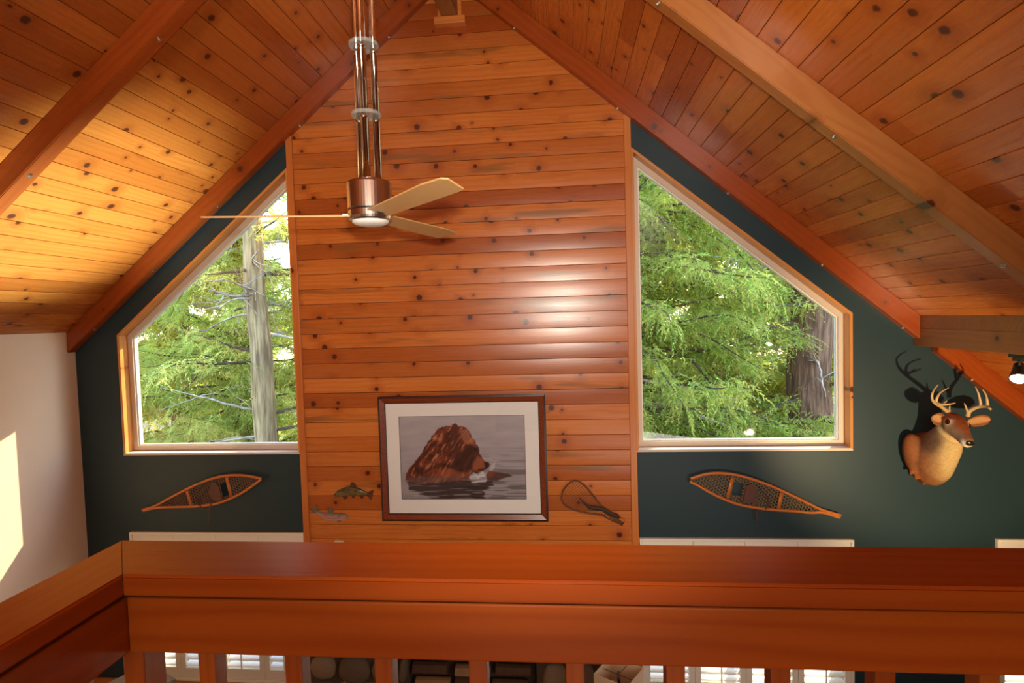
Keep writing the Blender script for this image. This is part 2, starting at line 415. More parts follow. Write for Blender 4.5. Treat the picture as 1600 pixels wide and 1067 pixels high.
# ------------------------------------------------------------------ timbers
def timber(name, p0, p1, wy, h, mat, label, cat='beam', group=None, bolts=(), ztop=True, cutx=None):
    """a sloped timber in a plane of constant Y: p0,p1 are (x,z) of its top edge, h measured upright"""
    (xa, za), (xb, zb) = p0, p1; y0, y1 = wy
    d = Vector((xb-xa, 0, zb-za)); L = d.length; d.normalize(); up = Vector((0, 1, 0)).cross(d)
    if up.z < 0: up = -up
    root = empty(name, ((xa+xb)/2, (y0+y1)/2, (za+zb)/2)); setp(root, label, cat, group)
    c = Vector(root.location)
    bm = bmesh.new(); R = Matrix((d, up, d.cross(up))).transposed(); Ri = R.inverted()
    pts = []
    for (x, zt) in ((xa, za), (xb, zb)):
        for zz in (zt, zt-h):
            for y in (y0, y1): pts.append(Ri @ (Vector((x, y, zz))-c))
    vv = [bm.verts.new(p) for p in pts]
    for f in ((0,1,3,2), (4,6,7,5), (0,4,5,1), (2,3,7,6), (0,2,6,4), (1,5,7,3)): bm.faces.new([vv[q] for q in f])
    bmesh.ops.bevel(bm, geom=list(bm.edges), offset=.005, segments=2, affect='EDGES')
    t = obj('timber', bm, mat, root); t.matrix_local = R.to_4x4()
    for s in bolts:
        x = xa+(xb-xa)*s; zz = za+(zb-za)*s-h
        nrm = -up; bmb = bmesh.new(); cyl(bmb, (0, 0, 0), .014, .006, nrm, 12); cyl(bmb, nrm*.006, .008, .005, nrm, 6)
        obj('bolt', bmb, STEEL, root, loc=Vector((x, y0+(y1-y0)*.45, zz))-c, smooth=False)
    return root
HB = .185
RAK = (WY-.088, WY-.021); MID = (3.078, 3.175); NEAR = (1.40, 1.497)
xl0, xr0 = RX-.066, RX+.066
timber('rake_rafter', (xl0, ceil_z(xl0)), (XL+.002, ceil_z(XL)), (WY-.09, WY-.0005), HB, RAFTER, 'dark orange rafter against the blue wall above left gable window', group='ceiling rafters', bolts=(.13, .36, .58, .76, .93))
timber('rake_rafter', (xr0, ceil_z(xr0)), (2.799, ceil_z(2.8)), (WY-.09, WY-.0005), HB, RAFTER, 'dark orange rafter against the blue wall above right gable window', group='ceiling rafters', bolts=(.13, .36, .6, .80, .97))
timber('rake_rafter', (2.932, ceil_z(2.932)), (XR-.01, ceil_z(XR-.01)), (WY-.09, WY-.0005), HB, RAFTER, 'bright orange lower rafter sloping down behind the deer head', group='ceiling rafters', bolts=(.12, .3, .6))
timber('ceiling_rafter', (xl0, ceil_z(xl0)), (XL+.002, ceil_z(XL)), MID, HB, RAFTER, 'dark red rafter crossing the left ceiling at upper left', group='ceiling rafters', bolts=(.10, .375, .62, .85))
timber('ceiling_rafter', (xr0, ceil_z(xr0)), (2.799, ceil_z(2.8)), MID, HB, MIDBEAM, 'worn pale brown rafter crossing the right ceiling at upper right', group='ceiling rafters', bolts=(.11, .375, .62, .85))
timber('ceiling_rafter', (2.932, ceil_z(2.932)), (XR-.01, ceil_z(XR-.01)), MID, HB, MIDBEAM, 'lower length of the worn brown rafter beyond the purlin', group='ceiling rafters')
# purlin and ridge beam
def straight(name, x0, x1, y0, y1, z0, z1, mat, label, cat='beam', bev=.006):
    root = empty(name, ((x0+x1)/2, (y0+y1)/2, z0)); setp(root, label, cat)
    bm = bbox(-(y1-y0)/2, (y1-y0)/2, -(z1-z0)/2, (z1-z0)/2, -(x1-x0)/2, (x1-x0)/2, bev)
    o = obj('timber', bm, mat, root); o.matrix_local = Matrix(((0, 0, 1, 0), (1, 0, 0, 0), (0, 1, 0, (z1-z0)/2), (0, 0, 0, 1)))
    return root
straight('purlin_beam', 2.80, 2.931, -3.5, WY-.0005, 1.143, 1.285, PURLIN, 'brown horizontal purlin beam running toward the camera at far right')
purlin_top = obj('upper_timber', bbox(2.8, 2.931, -3.5, WY-.0005, 1.285, 1.286), PURLIN)
bpy.data.objects.remove(purlin_top)
pr = [o for o in bpy.data.objects if o.name.startswith('purlin_beam')][0]
bm = bmesh.new(); prism(bm, [(2.8, 1.285), (2.931, 1.285), (2.931, 1.286), (2.8, 1.384)], -3.5, WY-.0005)
o = obj('sloped_top', bm, PURLIN, pr, loc=-Vector(pr.location))
rb = straight('ridge_beam', RX-.0655, RX+.0655, -3.5, WY-.001, 3.972, 4.425, PURLIN, 'dark ridge beam meeting the pine gable at its peak')
bk = empty('beam_pocket_trim', (RX, WY-.02, 3.9)); setp(bk, 'pale wooden block and side strips under end of ridge beam', 'trim')
obj('block', bbox(-.125, .135, -.075, 0, .01, .070, .004), TRIMPINE, bk)
for sx, w in ((-.0665-.034, .034), (.0675, .034)):
    obj('side_strip', bbox(sx, sx+w, -.03, 0, .072, .40, .002), TRIMPINE, bk)

# ------------------------------------------------------------------ gable windows
def gable_window(name, o, flip):
    x0, x1, zs_, zh, zt = o
    root = empty(name, ((x0+x1)/2, WY+.1, zs_)); setp(root, kind='structure'); c = Vector(root.location)
    lowx, highx = (x0, x1) if not flip else (x1, x0)     # low shoulder side, tall side
    sgn = 1 if not flip else -1
    def inset(d):
        # opening polygon offset inwards by d: shoulder-low, sill-low, sill-high, top-high
        k = math.hypot(1, (zt-zh)/abs(x1-x0)); sl = (zt-zh)/abs(x1-x0)
        lx, hx = lowx+sgn*d, highx-sgn*d
        return [(lx, zh+sl*d-d*k), (lx, zs_+d), (hx, zs_+d), (hx, zt-sl*d-d*k)]
    def ring(bm, a, b, y0, y1, sides=(0, 1, 2, 3)):
        for i in sides:
            j = (i+1) % 4
            prism(bm, [a[i], a[j], b[j], b[i]], y0, y1)
    names = {0: 'side_jamb', 1: 'sill', 2: 'side_jamb', 3: 'head_jamb'}
    for i in range(4):
        a, b = inset(.0005), inset(.022 if i != 1 else .02)
        bm = bmesh.new(); j = (i+1) % 4
        P = [a[i], a[j], b[j], b[i]]
        ctr = sum((Vector((x, 0, z)) for x, z in P), Vector())/4
        dx = Vector((a[j][0]-a[i][0], 0, a[j][1]-a[i][1])).normalized(); nz = Vector((0, 1, 0)); ny = nz.cross(dx)
        R = Matrix((dx, ny, nz)).transposed(); Ri = R.inverted()
        yin = WY-.006 if i != 1 else WY-.012
        ctr.y = (yin+WY+.115)/2
        for yv in (yin, WY+.115): pass
        vs0 = [bm.verts.new(Ri @ (Vector((x, yin, z))-ctr)) for x, z in P]; vs1 = [bm.verts.new(Ri @ (Vector((x, WY+.115, z))-ctr)) for x, z in P]
        bm.faces.new(vs0); bm.faces.new(vs1[::-1])
        for q in range(4): bm.faces.new((vs0[q], vs1[q], vs1[(q+1) % 4], vs0[(q+1) % 4]))
        ob = obj(names[i], bm, JAMBPINE if i != 1 else VINYL, root)
        ob.matrix_local = Matrix.Translation(ctr-c) @ R.to_4x4()
    bm = bmesh.new(); ring(bm, inset(.0225), inset(.066), WY+.095, WY+.165); f = obj('frame', bm, VINYL, root, loc=-c)
    bm = bmesh.new(); ring(bm, inset(.066), inset(.076), WY+.112, WY+.150); obj('glazing_bead', bm, WHITE, f)
    bm = bmesh.new(); prism(bm, inset(.068), WY+.128, WY+.134); obj('pane', bm, PANE, root, loc=-c)
    return root
gable_window('window_1', wl, False)
gable_window('window_2', wr, True)

# ------------------------------------------------------------------ lower windows with plantation shutters
lou_cache = {}
for wi, (x0, x1, z0, z1) in enumerate(lows):
    root = empty('window_%d' % (wi+3), ((x0+x1)/2, WY+.15, z0)); setp(root, kind='structure'); c = Vector(root.location)
    bm = bmesh.new(); f = .05
    box(bm, x0, x0+f, WY+.13, WY+.19, z0, z1); box(bm, x1-f, x1, WY+.13, WY+.19, z0, z1); box(bm, x0+f, x1-f, WY+.13, WY+.19, z0, z0+f); box(bm, x0+f, x1-f, WY+.13, WY+.19, z1-f, z1); box(bm, (x0+x1)/2-.025, (x0+x1)/2+.025, WY+.13, WY+.19, z0+f, z1-f)
    obj('frame', bm, VINYL, root, loc=-c)
    obj('pane', bbox(x0+f, x1-f, WY+.155, WY+.161, z0+f, z1-f), PANE, root, loc=-c)
    lab = ('plantation shutter set under the left gable window', 'plantation shutter set under the right gable window', 'plantation shutter set at far right behind railing')[wi]
    sh = empty('plantation_shutter', ((x0+x1)/2, WY, z0)); setp(sh, 'cream '+lab, 'shutter', 'plantation shutters'); c = Vector(sh.location)
    bm = bmesh.new(); e = .022; y0, y1 = WY-.03, WY+.05
    box(bm, x0, x0+e, y0, y1, z0, z1); box(bm, x1-e, x1, y0, y1, z0, z1); box(bm, x0+e, x1-e, y0, y1, z0, z0+e); box(bm, x0+e, x1-e, y0, y1, z1-e, z1)
    bmesh.ops.bevel(bm, geom=list(bm.edges), offset=.003, segments=1, affect='EDGES')
    obj('shutter_frame', bm, WHITE, sh, loc=-c)
    n = 4 if wi < 2 else 2; pw = (x1-x0-2*e)/n
    for k in range(n):
        a, b = x0+e+pw*k+.002, x0+e+pw*(k+1)-.002; st = .046; rl, rt_ = .095, .085
        p = empty('shutter_panel', ((a+b)/2, WY, z0)-c if False else Vector(((a+b)/2, WY, z0))-c); p.parent = sh
        bm = bmesh.new(); ym, yM = WY-.018, WY+.012; w = (b-a)/2; h0, h1 = e+.003, z1-z0-e-.003
        box(bm, -w, -w+st, ym-WY, yM-WY, h0, h1); box(bm, w-st, w, ym-WY, yM-WY, h0, h1); box(bm, -w+st, w-st, ym-WY, yM-WY, h0, h0+rl); box(bm, -w+st, w-st, ym-WY, yM-WY, h1-rt_, h1)
        obj('panel_frame', bm, WHITE, p)
        ww = w-st-.002; key = round(ww, 3)
        if key not in lou_cache:
            bml = bmesh.new(); pr_ = [(-.034, 0), (-.02, .0045), (0, .0055), (.02, .0045), (.034, 0), (.02, -.0045), (0, -.0055), (-.02, -.0045)]
            A = [bml.verts.new((-ww, y, zz)) for y, zz in pr_]; B = [bml.verts.new((ww, y, zz)) for y, zz in pr_]
            bml.faces.new(A); bml.faces.new(B[::-1])
            for q in range(8): bml.faces.new((A[q], B[q], B[(q+1) % 8], A[(q+1) % 8]))
            me = mesh_of(bml, 'louver'); me.materials.append(LOUVER); lou_cache[key] = me
        zz = h0+rl+.034
        while zz < h1-rt_-.02:
            lo = link('louver', lou_cache[key], None, p, loc=(0, 0.004, zz)); lo.rotation_euler = (math.radians(17), 0, 0); zz += .0665
        obj('tilt_rod', bbox(-.005, .005, -.052, -.042, h0+rl+.01, h1-rt_-.03), WHITE, p)
# wainscot rail under the lower windows
setp(trimboard('trim_3', XL+.001, -2.366, WY-.025, WY-.0005, -1.92, -1.815, TRIMPINE, 'x'), kind='structure')
setp(trimboard('trim_4', .592, XR-.01, WY-.025, WY-.0005, -1.92, -1.815, TRIMPINE, 'x'), kind='structure')

# ------------------------------------------------------------------ railing of the loft
rail = empty('loft_railing', (-.1, 1.06, 0)); setp(rail, 'reddish stained wooden loft railing with wide top cap across the foreground', 'railing'); rc = Vector(rail.location)
def railpart(name, x0, x1, y0, y1, z0, z1, mat, axis='x', bev=.006, parent=None):
    c = Vector(((x0+x1)/2, (y0+y1)/2, (z0+z1)/2)); L = {'x': x1-x0, 'y': y1-y0, 'z': z1-z0}[axis]
    if axis == 'x': d, w, t = L, y1-y0, z1-z0; R = Matrix(((1,0,0),(0,1,0),(0,0,1)))
    elif axis == 'y': d, w, t = L, x1-x0, z1-z0; R = Matrix(((0,-1,0),(1,0,0),(0,0,1)))
    else: d, w, t = L, x1-x0, y1-y0; R = Matrix(((0,1,0),(0,0,1),(1,0,0)))
    bm = bbox(-d/2, d/2, -w/2, w/2, -t/2, t/2, bev, 3)
    o = obj(name, bm, mat, rail); o.matrix_local = Matrix.Translation(c-rc) @ R.to_4x4()
    return o
ZT, ZB = 1.0, .958
# mitred caps
def mitre_cap(poly, along, mi):
    bm = bmesh.new(); c = Vector((sum(p[0] for p in poly)/4, sum(p[1] for p in poly)/4, (ZT+ZB)/2))
    R = Matrix.Identity(3) if along == 'x' else Matrix(((0,-1,0),(1,0,0),(0,0,1))); Ri = R.inverted()
    a = [bm.verts.new(Ri @ (Vector((x, y, ZT))-c)) for x, y in poly]; b = [bm.verts.new(Ri @ (Vector((x, y, ZB))-c)) for x, y in poly]
    bm.faces.new(a); bm.faces.new(b[::-1])
    for i in range(4): bm.faces.new((a[i], b[i], b[(i+1) % 4], a[(i+1) % 4]))
    skip = [{a[mi[0]], a[mi[1]]}, {b[mi[0]], b[mi[1]]}, {a[mi[1]], b[mi[1]]}, {a[mi[0]], b[mi[0]]}]
    bmesh.ops.bevel(bm, geom=[e for e in bm.edges if set(e.verts) not in skip], offset=.0055, segments=3, affect='EDGES')
    o = obj('top_cap', bm, RAIL, rail); o.matrix_local = Matrix.Translation(c-rc) @ R.to_4x4()
mitre_cap([(-.848, .980), (2.7, .972), (2.7, 1.140), (-.992, 1.150)], 'x', (0, 3))
mitre_cap([(-.8488, .979), (-.9928, 1.1492), (-.992, -1.5), (-.848, -1.5)], 'y', (0, 1))
railpart('fascia_board', -.861, 2.7, 1.000, 1.038, .8365, .946, RAIL, 'x', .004)
railpart('fascia_board', -.900, -.862, -1.5, 1.037, .8365, .946, RAIL, 'y', .004)
railpart('filler_strip', -.88, 2.7, 1.012, 1.034, .946, .958, RAIL, 'x', .001)
railpart('filler_strip', -.896, -.875, -1.5, 1.005, .946, .958, RAIL, 'y', .001)
railpart('post', -.912, -.867, 1.039, 1.105, .0, .944, BALUST, 'z')
bx0 = [-.748, -.567, -.384, -.198, -.012, .174, .362, .543, .718]
bx0 += [.718+.18*k for k in range(1, 10)]
for x in bx0: railpart('baluster', x, x+.0345, 1.040, 1.078, .05, .944, BALUST, 'z', .002)
for k in range(1, 12): railpart('baluster', -.9405, -.9025, 1.03-.18*k-.035, 1.03-.18*k, .05, .944, BALUST, 'z', .002)
railpart('bottom_rail', -.86, 2.7, 1.030, 1.090, .0, .05, RAIL, 'x')
railpart('bottom_rail', -.95, -.89, -1.5, 1.03, .0, .05, RAIL, 'y')

# ------------------------------------------------------------------ ceiling fan
FX, FY = -.897, 2.62
fan = empty('ceiling_fan', (FX, FY, 1.95)); setp(fan, 'brushed nickel ceiling fan with three maple blades on triple chrome downrod', 'ceiling fan')
bm = bmesh.new(); lathe(bm, [(.060, .172), (.058, .188), (.052, .190)], seg=40); lathe(bm, [(.098, .042), (.104, .046), (.104, .164), (.100, .172), (.06, .173)], seg=48); obj('motor_housing', bm, CHROME, fan, smooth=False)
bm = bmesh.new(); lathe(bm, [(.097, .036), (.097, .0425)], seg=48); obj('housing_seam', bm, BLACK, fan)
bm = bmesh.new(); lathe(bm, [(.089, -.008), (.098, -.002), (.102, .010), (.102, .036), (.09, .037)], seg=48); obj('lower_housing', bm, CHROME, fan, smooth=False)
LENS = plain('lamp_lens', (.80, .78, .74), .35, nvar=.02)
bm = bmesh.new(); lathe(bm, [(.0005, -.034), (.04, -.032), (.068, -.026), (.084, -.016), (.087, -.004)], seg=40); obj('light_lens', bm, LENS, fan, smooth=True)
for k in range(3):
    th = math.radians(192+120*k)
    bm = bmesh.new()
    out = [(.075, -.052), (.62, -.062), (.755, -.050), (.775, -.030), (.735, .062), (.70, .066), (.075, .050)]
    a = [bm.verts.new((x, y, .0035)) for x, y in out]; b = [bm.verts.new((x, y, -.0035)) for x, y in out]
    bm.faces.new(a); bm.faces.new(b[::-1])
    for i in range(len(out)): bm.faces.new((a[i], b[i], b[(i+1) % len(out)], a[(i+1) % len(out)]))
    bmesh.ops.bevel(bm, geom=list(bm.edges), offset=.0012, segments=1, affect='EDGES')
    bl = obj('blade', bm, MAPLE, fan); bl.matrix_local = Matrix.Translation((0, 0, .018)) @ Matrix.Rotation(th, 4, 'Z') @ Matrix.Rotation(math.radians(-11), 4, 'X')
    bm = bmesh.new(); box(bm, .07, .125, -.02, .02, -.004, .008); ir = obj('blade_iron', bm, CHROME, bl)
for k in range(3):
    th = math.radians(35+120*k); bm = bmesh.new(); cyl(bm, (.046*math.cos(th), .046*math.sin(th), .185), .0165, 1.86, seg=20)
    po = obj('downrod_pole', bm, POLISH, fan, smooth=True)
bm = bmesh.new(); cyl(bm, (0, 0, .185), .010, 1.86, seg=12); obj('wire_tube', bm, POLISH, fan, smooth=True)
GLS, t_, b_ = new_mat('spacer_glass'); b_.inputs['Base Color'].default_value = (.62, .68, .66, 1); b_.inputs['Roughness'].default_value = .08; b_.inputs['Specular IOR Level'].default_value = .9
tr_ = N(t_, 'ShaderNodeBsdfTransparent'); tr_.inputs[0].default_value = (.85, .9, .88, 1); mx = N(t_, 'ShaderNodeMixShader'); mx.inputs[0].default_value = .28
t_.links.new(tr_.outputs[0], mx.inputs[1]); t_.links.new(b_.outputs[0], mx.inputs[2]); t_.links.new(mx.outputs[0], [n for n in t_.nodes if n.type == 'OUTPUT_MATERIAL'][0].inputs[0])
for zz in (2.758, 2.437):
    bm = bmesh.new(); lathe(bm, [(.0, -.009), (.066, -.009), (.069, -.006), (.069, .006), (.066, .009), (.0, .009)], seg=40); sd = obj('spacer_disc', bm, GLS, fan, loc=(0, 0, zz-1.95))
    for k in range(3):
        th = math.radians(35+120*k); bm = bmesh.new(); cyl(bm, (.046*math.cos(th), .046*math.sin(th), -.035), .0178, .024, seg=16); obj('collar', bm, POLISH, sd, smooth=True)
bm = bmesh.new(); lathe(bm, [(.075, 1.972), (.085, 1.985), (.085, 2.020), (.06, 2.021)], seg=32); obj('ceiling_canopy', bm, CHROME, fan)

# ------------------------------------------------------------------ framed bear print
PY = WY-.022
def P2(px, py, Y=PY): p = at(px, py, Y); return p
x0, x1, z0, z1 = -1.628, -.170, -.287, .808
pic = empty('framed_print', ((x0+x1)/2, PY, z0)); setp(pic, 'framed print of a wet brown bear in water, white mat', 'picture'); pc = Vector(pic.location)
FRAMEM = wood('frame_cherry', (.20, .040, .012), (.15, .026, .008), (.11, .018, .006), knots=0, rough=.28, tint=.1, ring=120)
FRAMED = plain('frame_dark_edge', (.030, .009, .006), .3, nvar=.1)
def framering(name, o, i, y0, y1, yi, mat, par):
    (a0, a1, b0, b1), (c0, c1, d0, d1) = o, i
    O = [(a0, b0), (a1, b0), (a1, b1), (a0, b1)]; I = [(c0, d0), (c1, d0), (c1, d1), (c0, d1)]
    bm = bmesh.new()
    Ob = [bm.verts.new((x, y1, z)) for x, z in O]; Of = [bm.verts.new((x, y0, z)) for x, z in O]; If = [bm.verts.new((x, yi, z)) for x, z in I]; Ib = [bm.verts.new((x, y1, z)) for x, z in I]
    for k in range(4):
        j = (k+1) % 4
        bm.faces.new((Ob[k], Ob[j], Of[j], Of[k])); bm.faces.new((Of[k], Of[j], If[j], If[k])); bm.faces.new((If[k], If[j], Ib[j], Ib[k])); bm.faces.new((Ib[k], Ib[j], Ob[j], Ob[k]))
    return obj(name, bm, mat, par, loc=-pc)
framering('outer_edge', (x0, x1, z0, z1), (x0+.016, x1-.016, z0+.016, z1-.016), PY-.034, PY, PY-.038, FRAMED, pic)
framering('frame_moulding', (x0+.016, x1-.016, z0+.016, z1-.016), (x0+.056, x1-.056, z0+.056, z1-.056), PY-.040, PY-.001, PY-.026, FRAMEM, pic)
framering('inner_edge', (x0+.056, x1-.056, z0+.056, z1-.056), (x0+.064, x1-.064, z0+.064, z1-.064), PY-.026, PY-.001, PY-.020, FRAMED, pic)
MAT = plain('mat_board', (.84, .83, .82), .8, nvar=.02)
ix0, ix1, iz0, iz1 = -1.447, -.357, -.095, .627
framering('mat', (x0+.060, x1-.060, z0+.060, z1-.060), (ix0-.004, ix1+.004, iz0-.004, iz1+.004), PY-.016, PY-.002, PY-.016, MAT, pic)
framering('mat_bevel', (ix0-.004, ix1+.004, iz0-.004, iz1+.004), (ix0, ix1, iz0, iz1), PY-.0155, PY-.002, PY-.013, FRAMED, pic)
# the print itself: a picture of a bear, coloured point by point
NU, NV = 264, 176
uu, vv = np.meshgrid(np.linspace(0, 1, NU), np.linspace(0, 1, NV))   # v down
def fbm(u, v, su, sv, seed, oct=3):
    g = np.random.default_rng(seed); out = np.zeros_like(u); amp = 1.; tot = 0
    for k in range(oct):
        gx, gy = int(su*2**k)+3, int(sv*2**k)+3; G = g.random((gy, gx))
        x = np.clip(u*(gx-2), 0, gx-2.001); y = np.clip(v*(gy-2), 0, gy-2.001); xi = x.astype(int); yi = y.astype(int); fx = x-xi; fy = y-yi
        fx = fx*fx*(3-2*fx); fy = fy*fy*(3-2*fy)
        out += amp*((G[yi, xi]*(1-fx)+G[yi, xi+1]*fx)*(1-fy)+(G[yi+1, xi]*(1-fx)+G[yi+1, xi+1]*fx)*fy); tot += amp; amp *= .55
    return out/tot
def polymask(pts, soft=.006):
    pts = [((x-176)/940., (y-240)/620.) for x, y in pts]; ins = np.zeros(uu.shape, bool); dist = np.full(uu.shape, 9.)
    n = len(pts)
    for i in range(n):
        xi, yi = pts[i]; xj, yj = pts[i-1]
        with np.errstate(divide='ignore', invalid='ignore'):
            cr = ((yi > vv) != (yj > vv)) & (uu < (xj-xi)*(vv-yi)/(yj-yi+1e-12)+xi)
        ins ^= cr
        dx, dy = xj-xi, yj-yi; t = np.clip(((uu-xi)*dx+(vv-yi)*dy)/(dx*dx+dy*dy+1e-12), 0, 1)
        dist = np.minimum(dist, np.hypot(uu-xi-t*dx, (vv-yi-t*dy)*.66))
    s = np.where(ins, dist, -dist)
    return np.clip(s/soft+.5, 0, 1)[..., None], s
def srgb(r, g, b): c = np.array([r, g, b])/255.; return np.where(c < .04, c/12.92, ((c+.055)/1.055)**2.4)
def lay(img, m, c): return img*(1-m)+m*c
img = srgb(180, 174, 182)[None, None, :]*(1-.30*vv[..., None]) * (.86+.28*fbm(uu, vv, 5, 14, 1)[..., None])
rip = fbm(uu+.15*fbm(uu, vv, 4, 9, 5), vv, 6, 60, 2, 2)
ripm = np.clip((rip-.50)*9, 0, 1)*np.clip((vv-.18)*1.7, 0, 1)*np.clip(.35+(uu-.45)*1.4+(vv-.6)*1.2, .12, 1)
img = lay(img, ripm[..., None]*.75, srgb(84, 76, 80))
bear = [(208,720),(212,672),(240,628),(288,575),(338,510),(375,455),(420,390),(470,335),(530,310),(568,310),(585,298),(607,296),(630,314),(655,312),(682,325),(705,355),(742,420),(767,470),(782,530),(812,575),(850,592),(848,620),(800,652),(760,668),(722,665),(690,690),(702,716),(600,726),(450,742),(300,748)]
edge = .010*(fbm(uu, vv, 60, 40, 8, 2)-.5)
m, s = polymask(bear); m = np.clip((s+edge*1.6)/.005+.5, 0, 1)[..., None]
refl = [(205,725),(700,722),(860,735),(865,770),(800,800),(800,852),(380,855),(300,815),(240,790)]
mr, sr = polymask(refl, .02); rw = np.clip((sr+.05*(fbm(uu, vv, 5, 60, 9, 2)-.42))/.012+.5, 0, 1)[..., None]
img = lay(img, rw*.92, srgb(46, 28, 28)*(.55+.9*fbm(uu, vv, 5, 40, 12)[..., None]))
fur = fbm(uu*.8+vv*.35, vv*.5-uu*.2, 70, 26, 4, 3); fur2 = fbm(uu, vv, 90, 60, 14, 2)
bc = srgb(124, 58, 34)*(.35+.9*fur[..., None]+.35*(fur2[..., None]-.5))
shade = np.clip(1.25-1.1*np.abs(fbm(uu, vv, 4, 4, 6)-.45)*2, .5, 1.2)[..., None]; bc = bc*shade
hi = np.clip((fur-.60)*6, 0, 1)[..., None]; lo_ = np.clip((.45-fur)*7, 0, 1)[..., None]; bc = lay(bc, lo_*.6, srgb(44, 18, 14)); bc = lay(bc, hi*.7, srgb(206, 140, 106))
face, _ = polymask([(640,520),(670,478),(715,455),(762,470),(780,540),(770,600),(720,655),(670,650),(635,600)], .035); bc = lay(bc, face*.88, srgb(52, 24, 18))
dk, _ = polymask([(520,400),(570,345),(600,330),(640,420),(640,560),(610,620),(560,560)], .05); bc = lay(bc, dk*.55, srgb(60, 28, 20))
muz, _ = polymask([(722,600),(762,535),(815,572),(838,600),(800,635),(755,655),(720,640)], .022); bc = lay(bc, muz*.8, srgb(158, 88, 56))
nose, _ = polymask([(808,585),(835,580),(852,597),(845,622),(815,628)], .012); bc = lay(bc, nose, srgb(44, 32, 34))
ear, _ = polymask([(560,385),(565,325),(585,300),(612,297),(634,325),(632,365),(600,385)], .018); bc = lay(bc, ear*.8, srgb(82, 42, 34)*(.7+.7*fur2[..., None]))
crs, _ = polymask([(560,610),(600,560),(640,500),(655,520),(640,600),(660,660),(640,690),(600,660)], .03); bc = lay(bc, crs*.75, srgb(40, 18, 14))
crs2, _ = polymask([(300,660),(400,628),(470,590),(560,605),(600,640),(500,618),(400,650),(330,690)], .02); bc = lay(bc, crs2*.7, srgb(44, 20, 15))
elb, _ = polymask([(400,690),(470,640),(560,640),(640,665),(690,700),(600,712),(460,715)], .03); bc = lay(bc, elb*.45, srgb(176, 96, 60))
brow, _ = polymask([(640,340),(680,335),(705,365),(735,430),(755,470),(720,455),(670,440),(640,400)], .02); bc = lay(bc, brow*.6, srgb(176, 112, 84)*(.55+.8*fur2[..., None]))
eye_, _ = polymask([(735,485),(752,480),(764,490),(752,500),(738,497)], .008); bc = lay(bc, eye_, srgb(20, 10, 10))
mth_, _ = polymask([(760,640),(800,632),(846,618),(846,626),(800,646),(765,652)], .008); bc = lay(bc, mth_*.9, srgb(30, 16, 16))
bot, _ = polymask([(210,700),(400,690),(600,690),(700,700),(700,720),(450,745),(215,745)], .02); bc = lay(bc, bot*.6, srgb(96, 78, 76))
img = lay(img, m, bc)
arm, _ = polymask([(818,675),(850,655),(920,662),(985,672),(1022,692),(960,705),(900,728),(830,722)], .006); img = lay(img, arm, srgb(84, 58, 52)*(.6+.8*fur2[..., None]))
arm2, _ = polymask([(820,672),(850,655),(890,660),(870,690),(830,705)], .01); img = lay(img, arm2*.8, srgb(140, 66, 40))
fish_, _ = polymask([(690,702),(715,682),(745,672),(760,684),(785,664),(800,652),(806,672),(826,672),(812,694),(775,700),(760,712),(705,712)], .006); img = lay(img, fish_, srgb(206, 208, 216)*(.55+.75*fbm(uu, vv, 40, 40, 21)[..., None]))
tl_, _ = polymask([(845,650),(870,600),(895,588),(888,625),(870,650)], .006); img = lay(img, tl_*.8, srgb(196, 190, 194))
wh, _ = polymask([(708,734),(760,726),(822,720),(818,734),(770,736),(740,744),(712,742)], .006); img = lay(img, wh*.85, srgb(222, 222, 226)*(.6+.6*fbm(uu, vv, 20, 60, 22)[..., None]))
wav = np.clip((fbm(uu, vv, 7, 70, 23, 2)-.60)*9, 0, 1)*np.clip((vv-.72)*5, 0, 1); img = lay(img, wav[..., None]*.45, srgb(168, 164, 172))
img = np.clip(img*.92, 0, 1)
X = ix0+(ix1-ix0)*uu; Z = iz1-(iz1-iz0)*vv
co = np.stack([X-pc.x, np.full(X.shape, -.011), Z-pc.z], -1).reshape(-1, 3)
idx = np.arange(NU*NV).reshape(NV, NU); q = np.stack([idx[:-1, :-1], idx[1:, :-1], idx[1:, 1:], idx[:-1, 1:]], -1).reshape(-1, 4)
def np_mesh(name, co, faces, col=None, nv=4):
    me = bpy.data.meshes.new(name); n = len(faces)
    me.vertices.add(len(co)); me.vertices.foreach_set('co', np.ascontiguousarray(co, np.float32).ravel())
    me.loops.add(n*nv); me.loops.foreach_set('vertex_index', np.ascontiguousarray(faces, np.int32).ravel())
    me.polygons.add(n); me.polygons.foreach_set('loop_start', np.arange(0, n*nv, nv, dtype=np.int32))
    me.update(calc_edges=True)
    if col is not None:
        a = me.color_attributes.new('col', 'FLOAT_COLOR', 'POINT')
        a.data.foreach_set('color', np.concatenate([col, np.ones((len(col), 1))], 1).astype(np.float32).ravel())
    return me
PRINT = attr_mat('photo_print', rough=.55, nvar=.0, spec=.25)
link('print', np_mesh('print', co, q, img.reshape(-1, 3)), PRINT, pic)
obj('print_glass', bbox(x0+.062, x1-.062, PY-.0195, PY-.0175, z0+.062, z1-.062), pane_mat('picture_glass', (.99, .99, .99), .8), pic, loc=-pc)

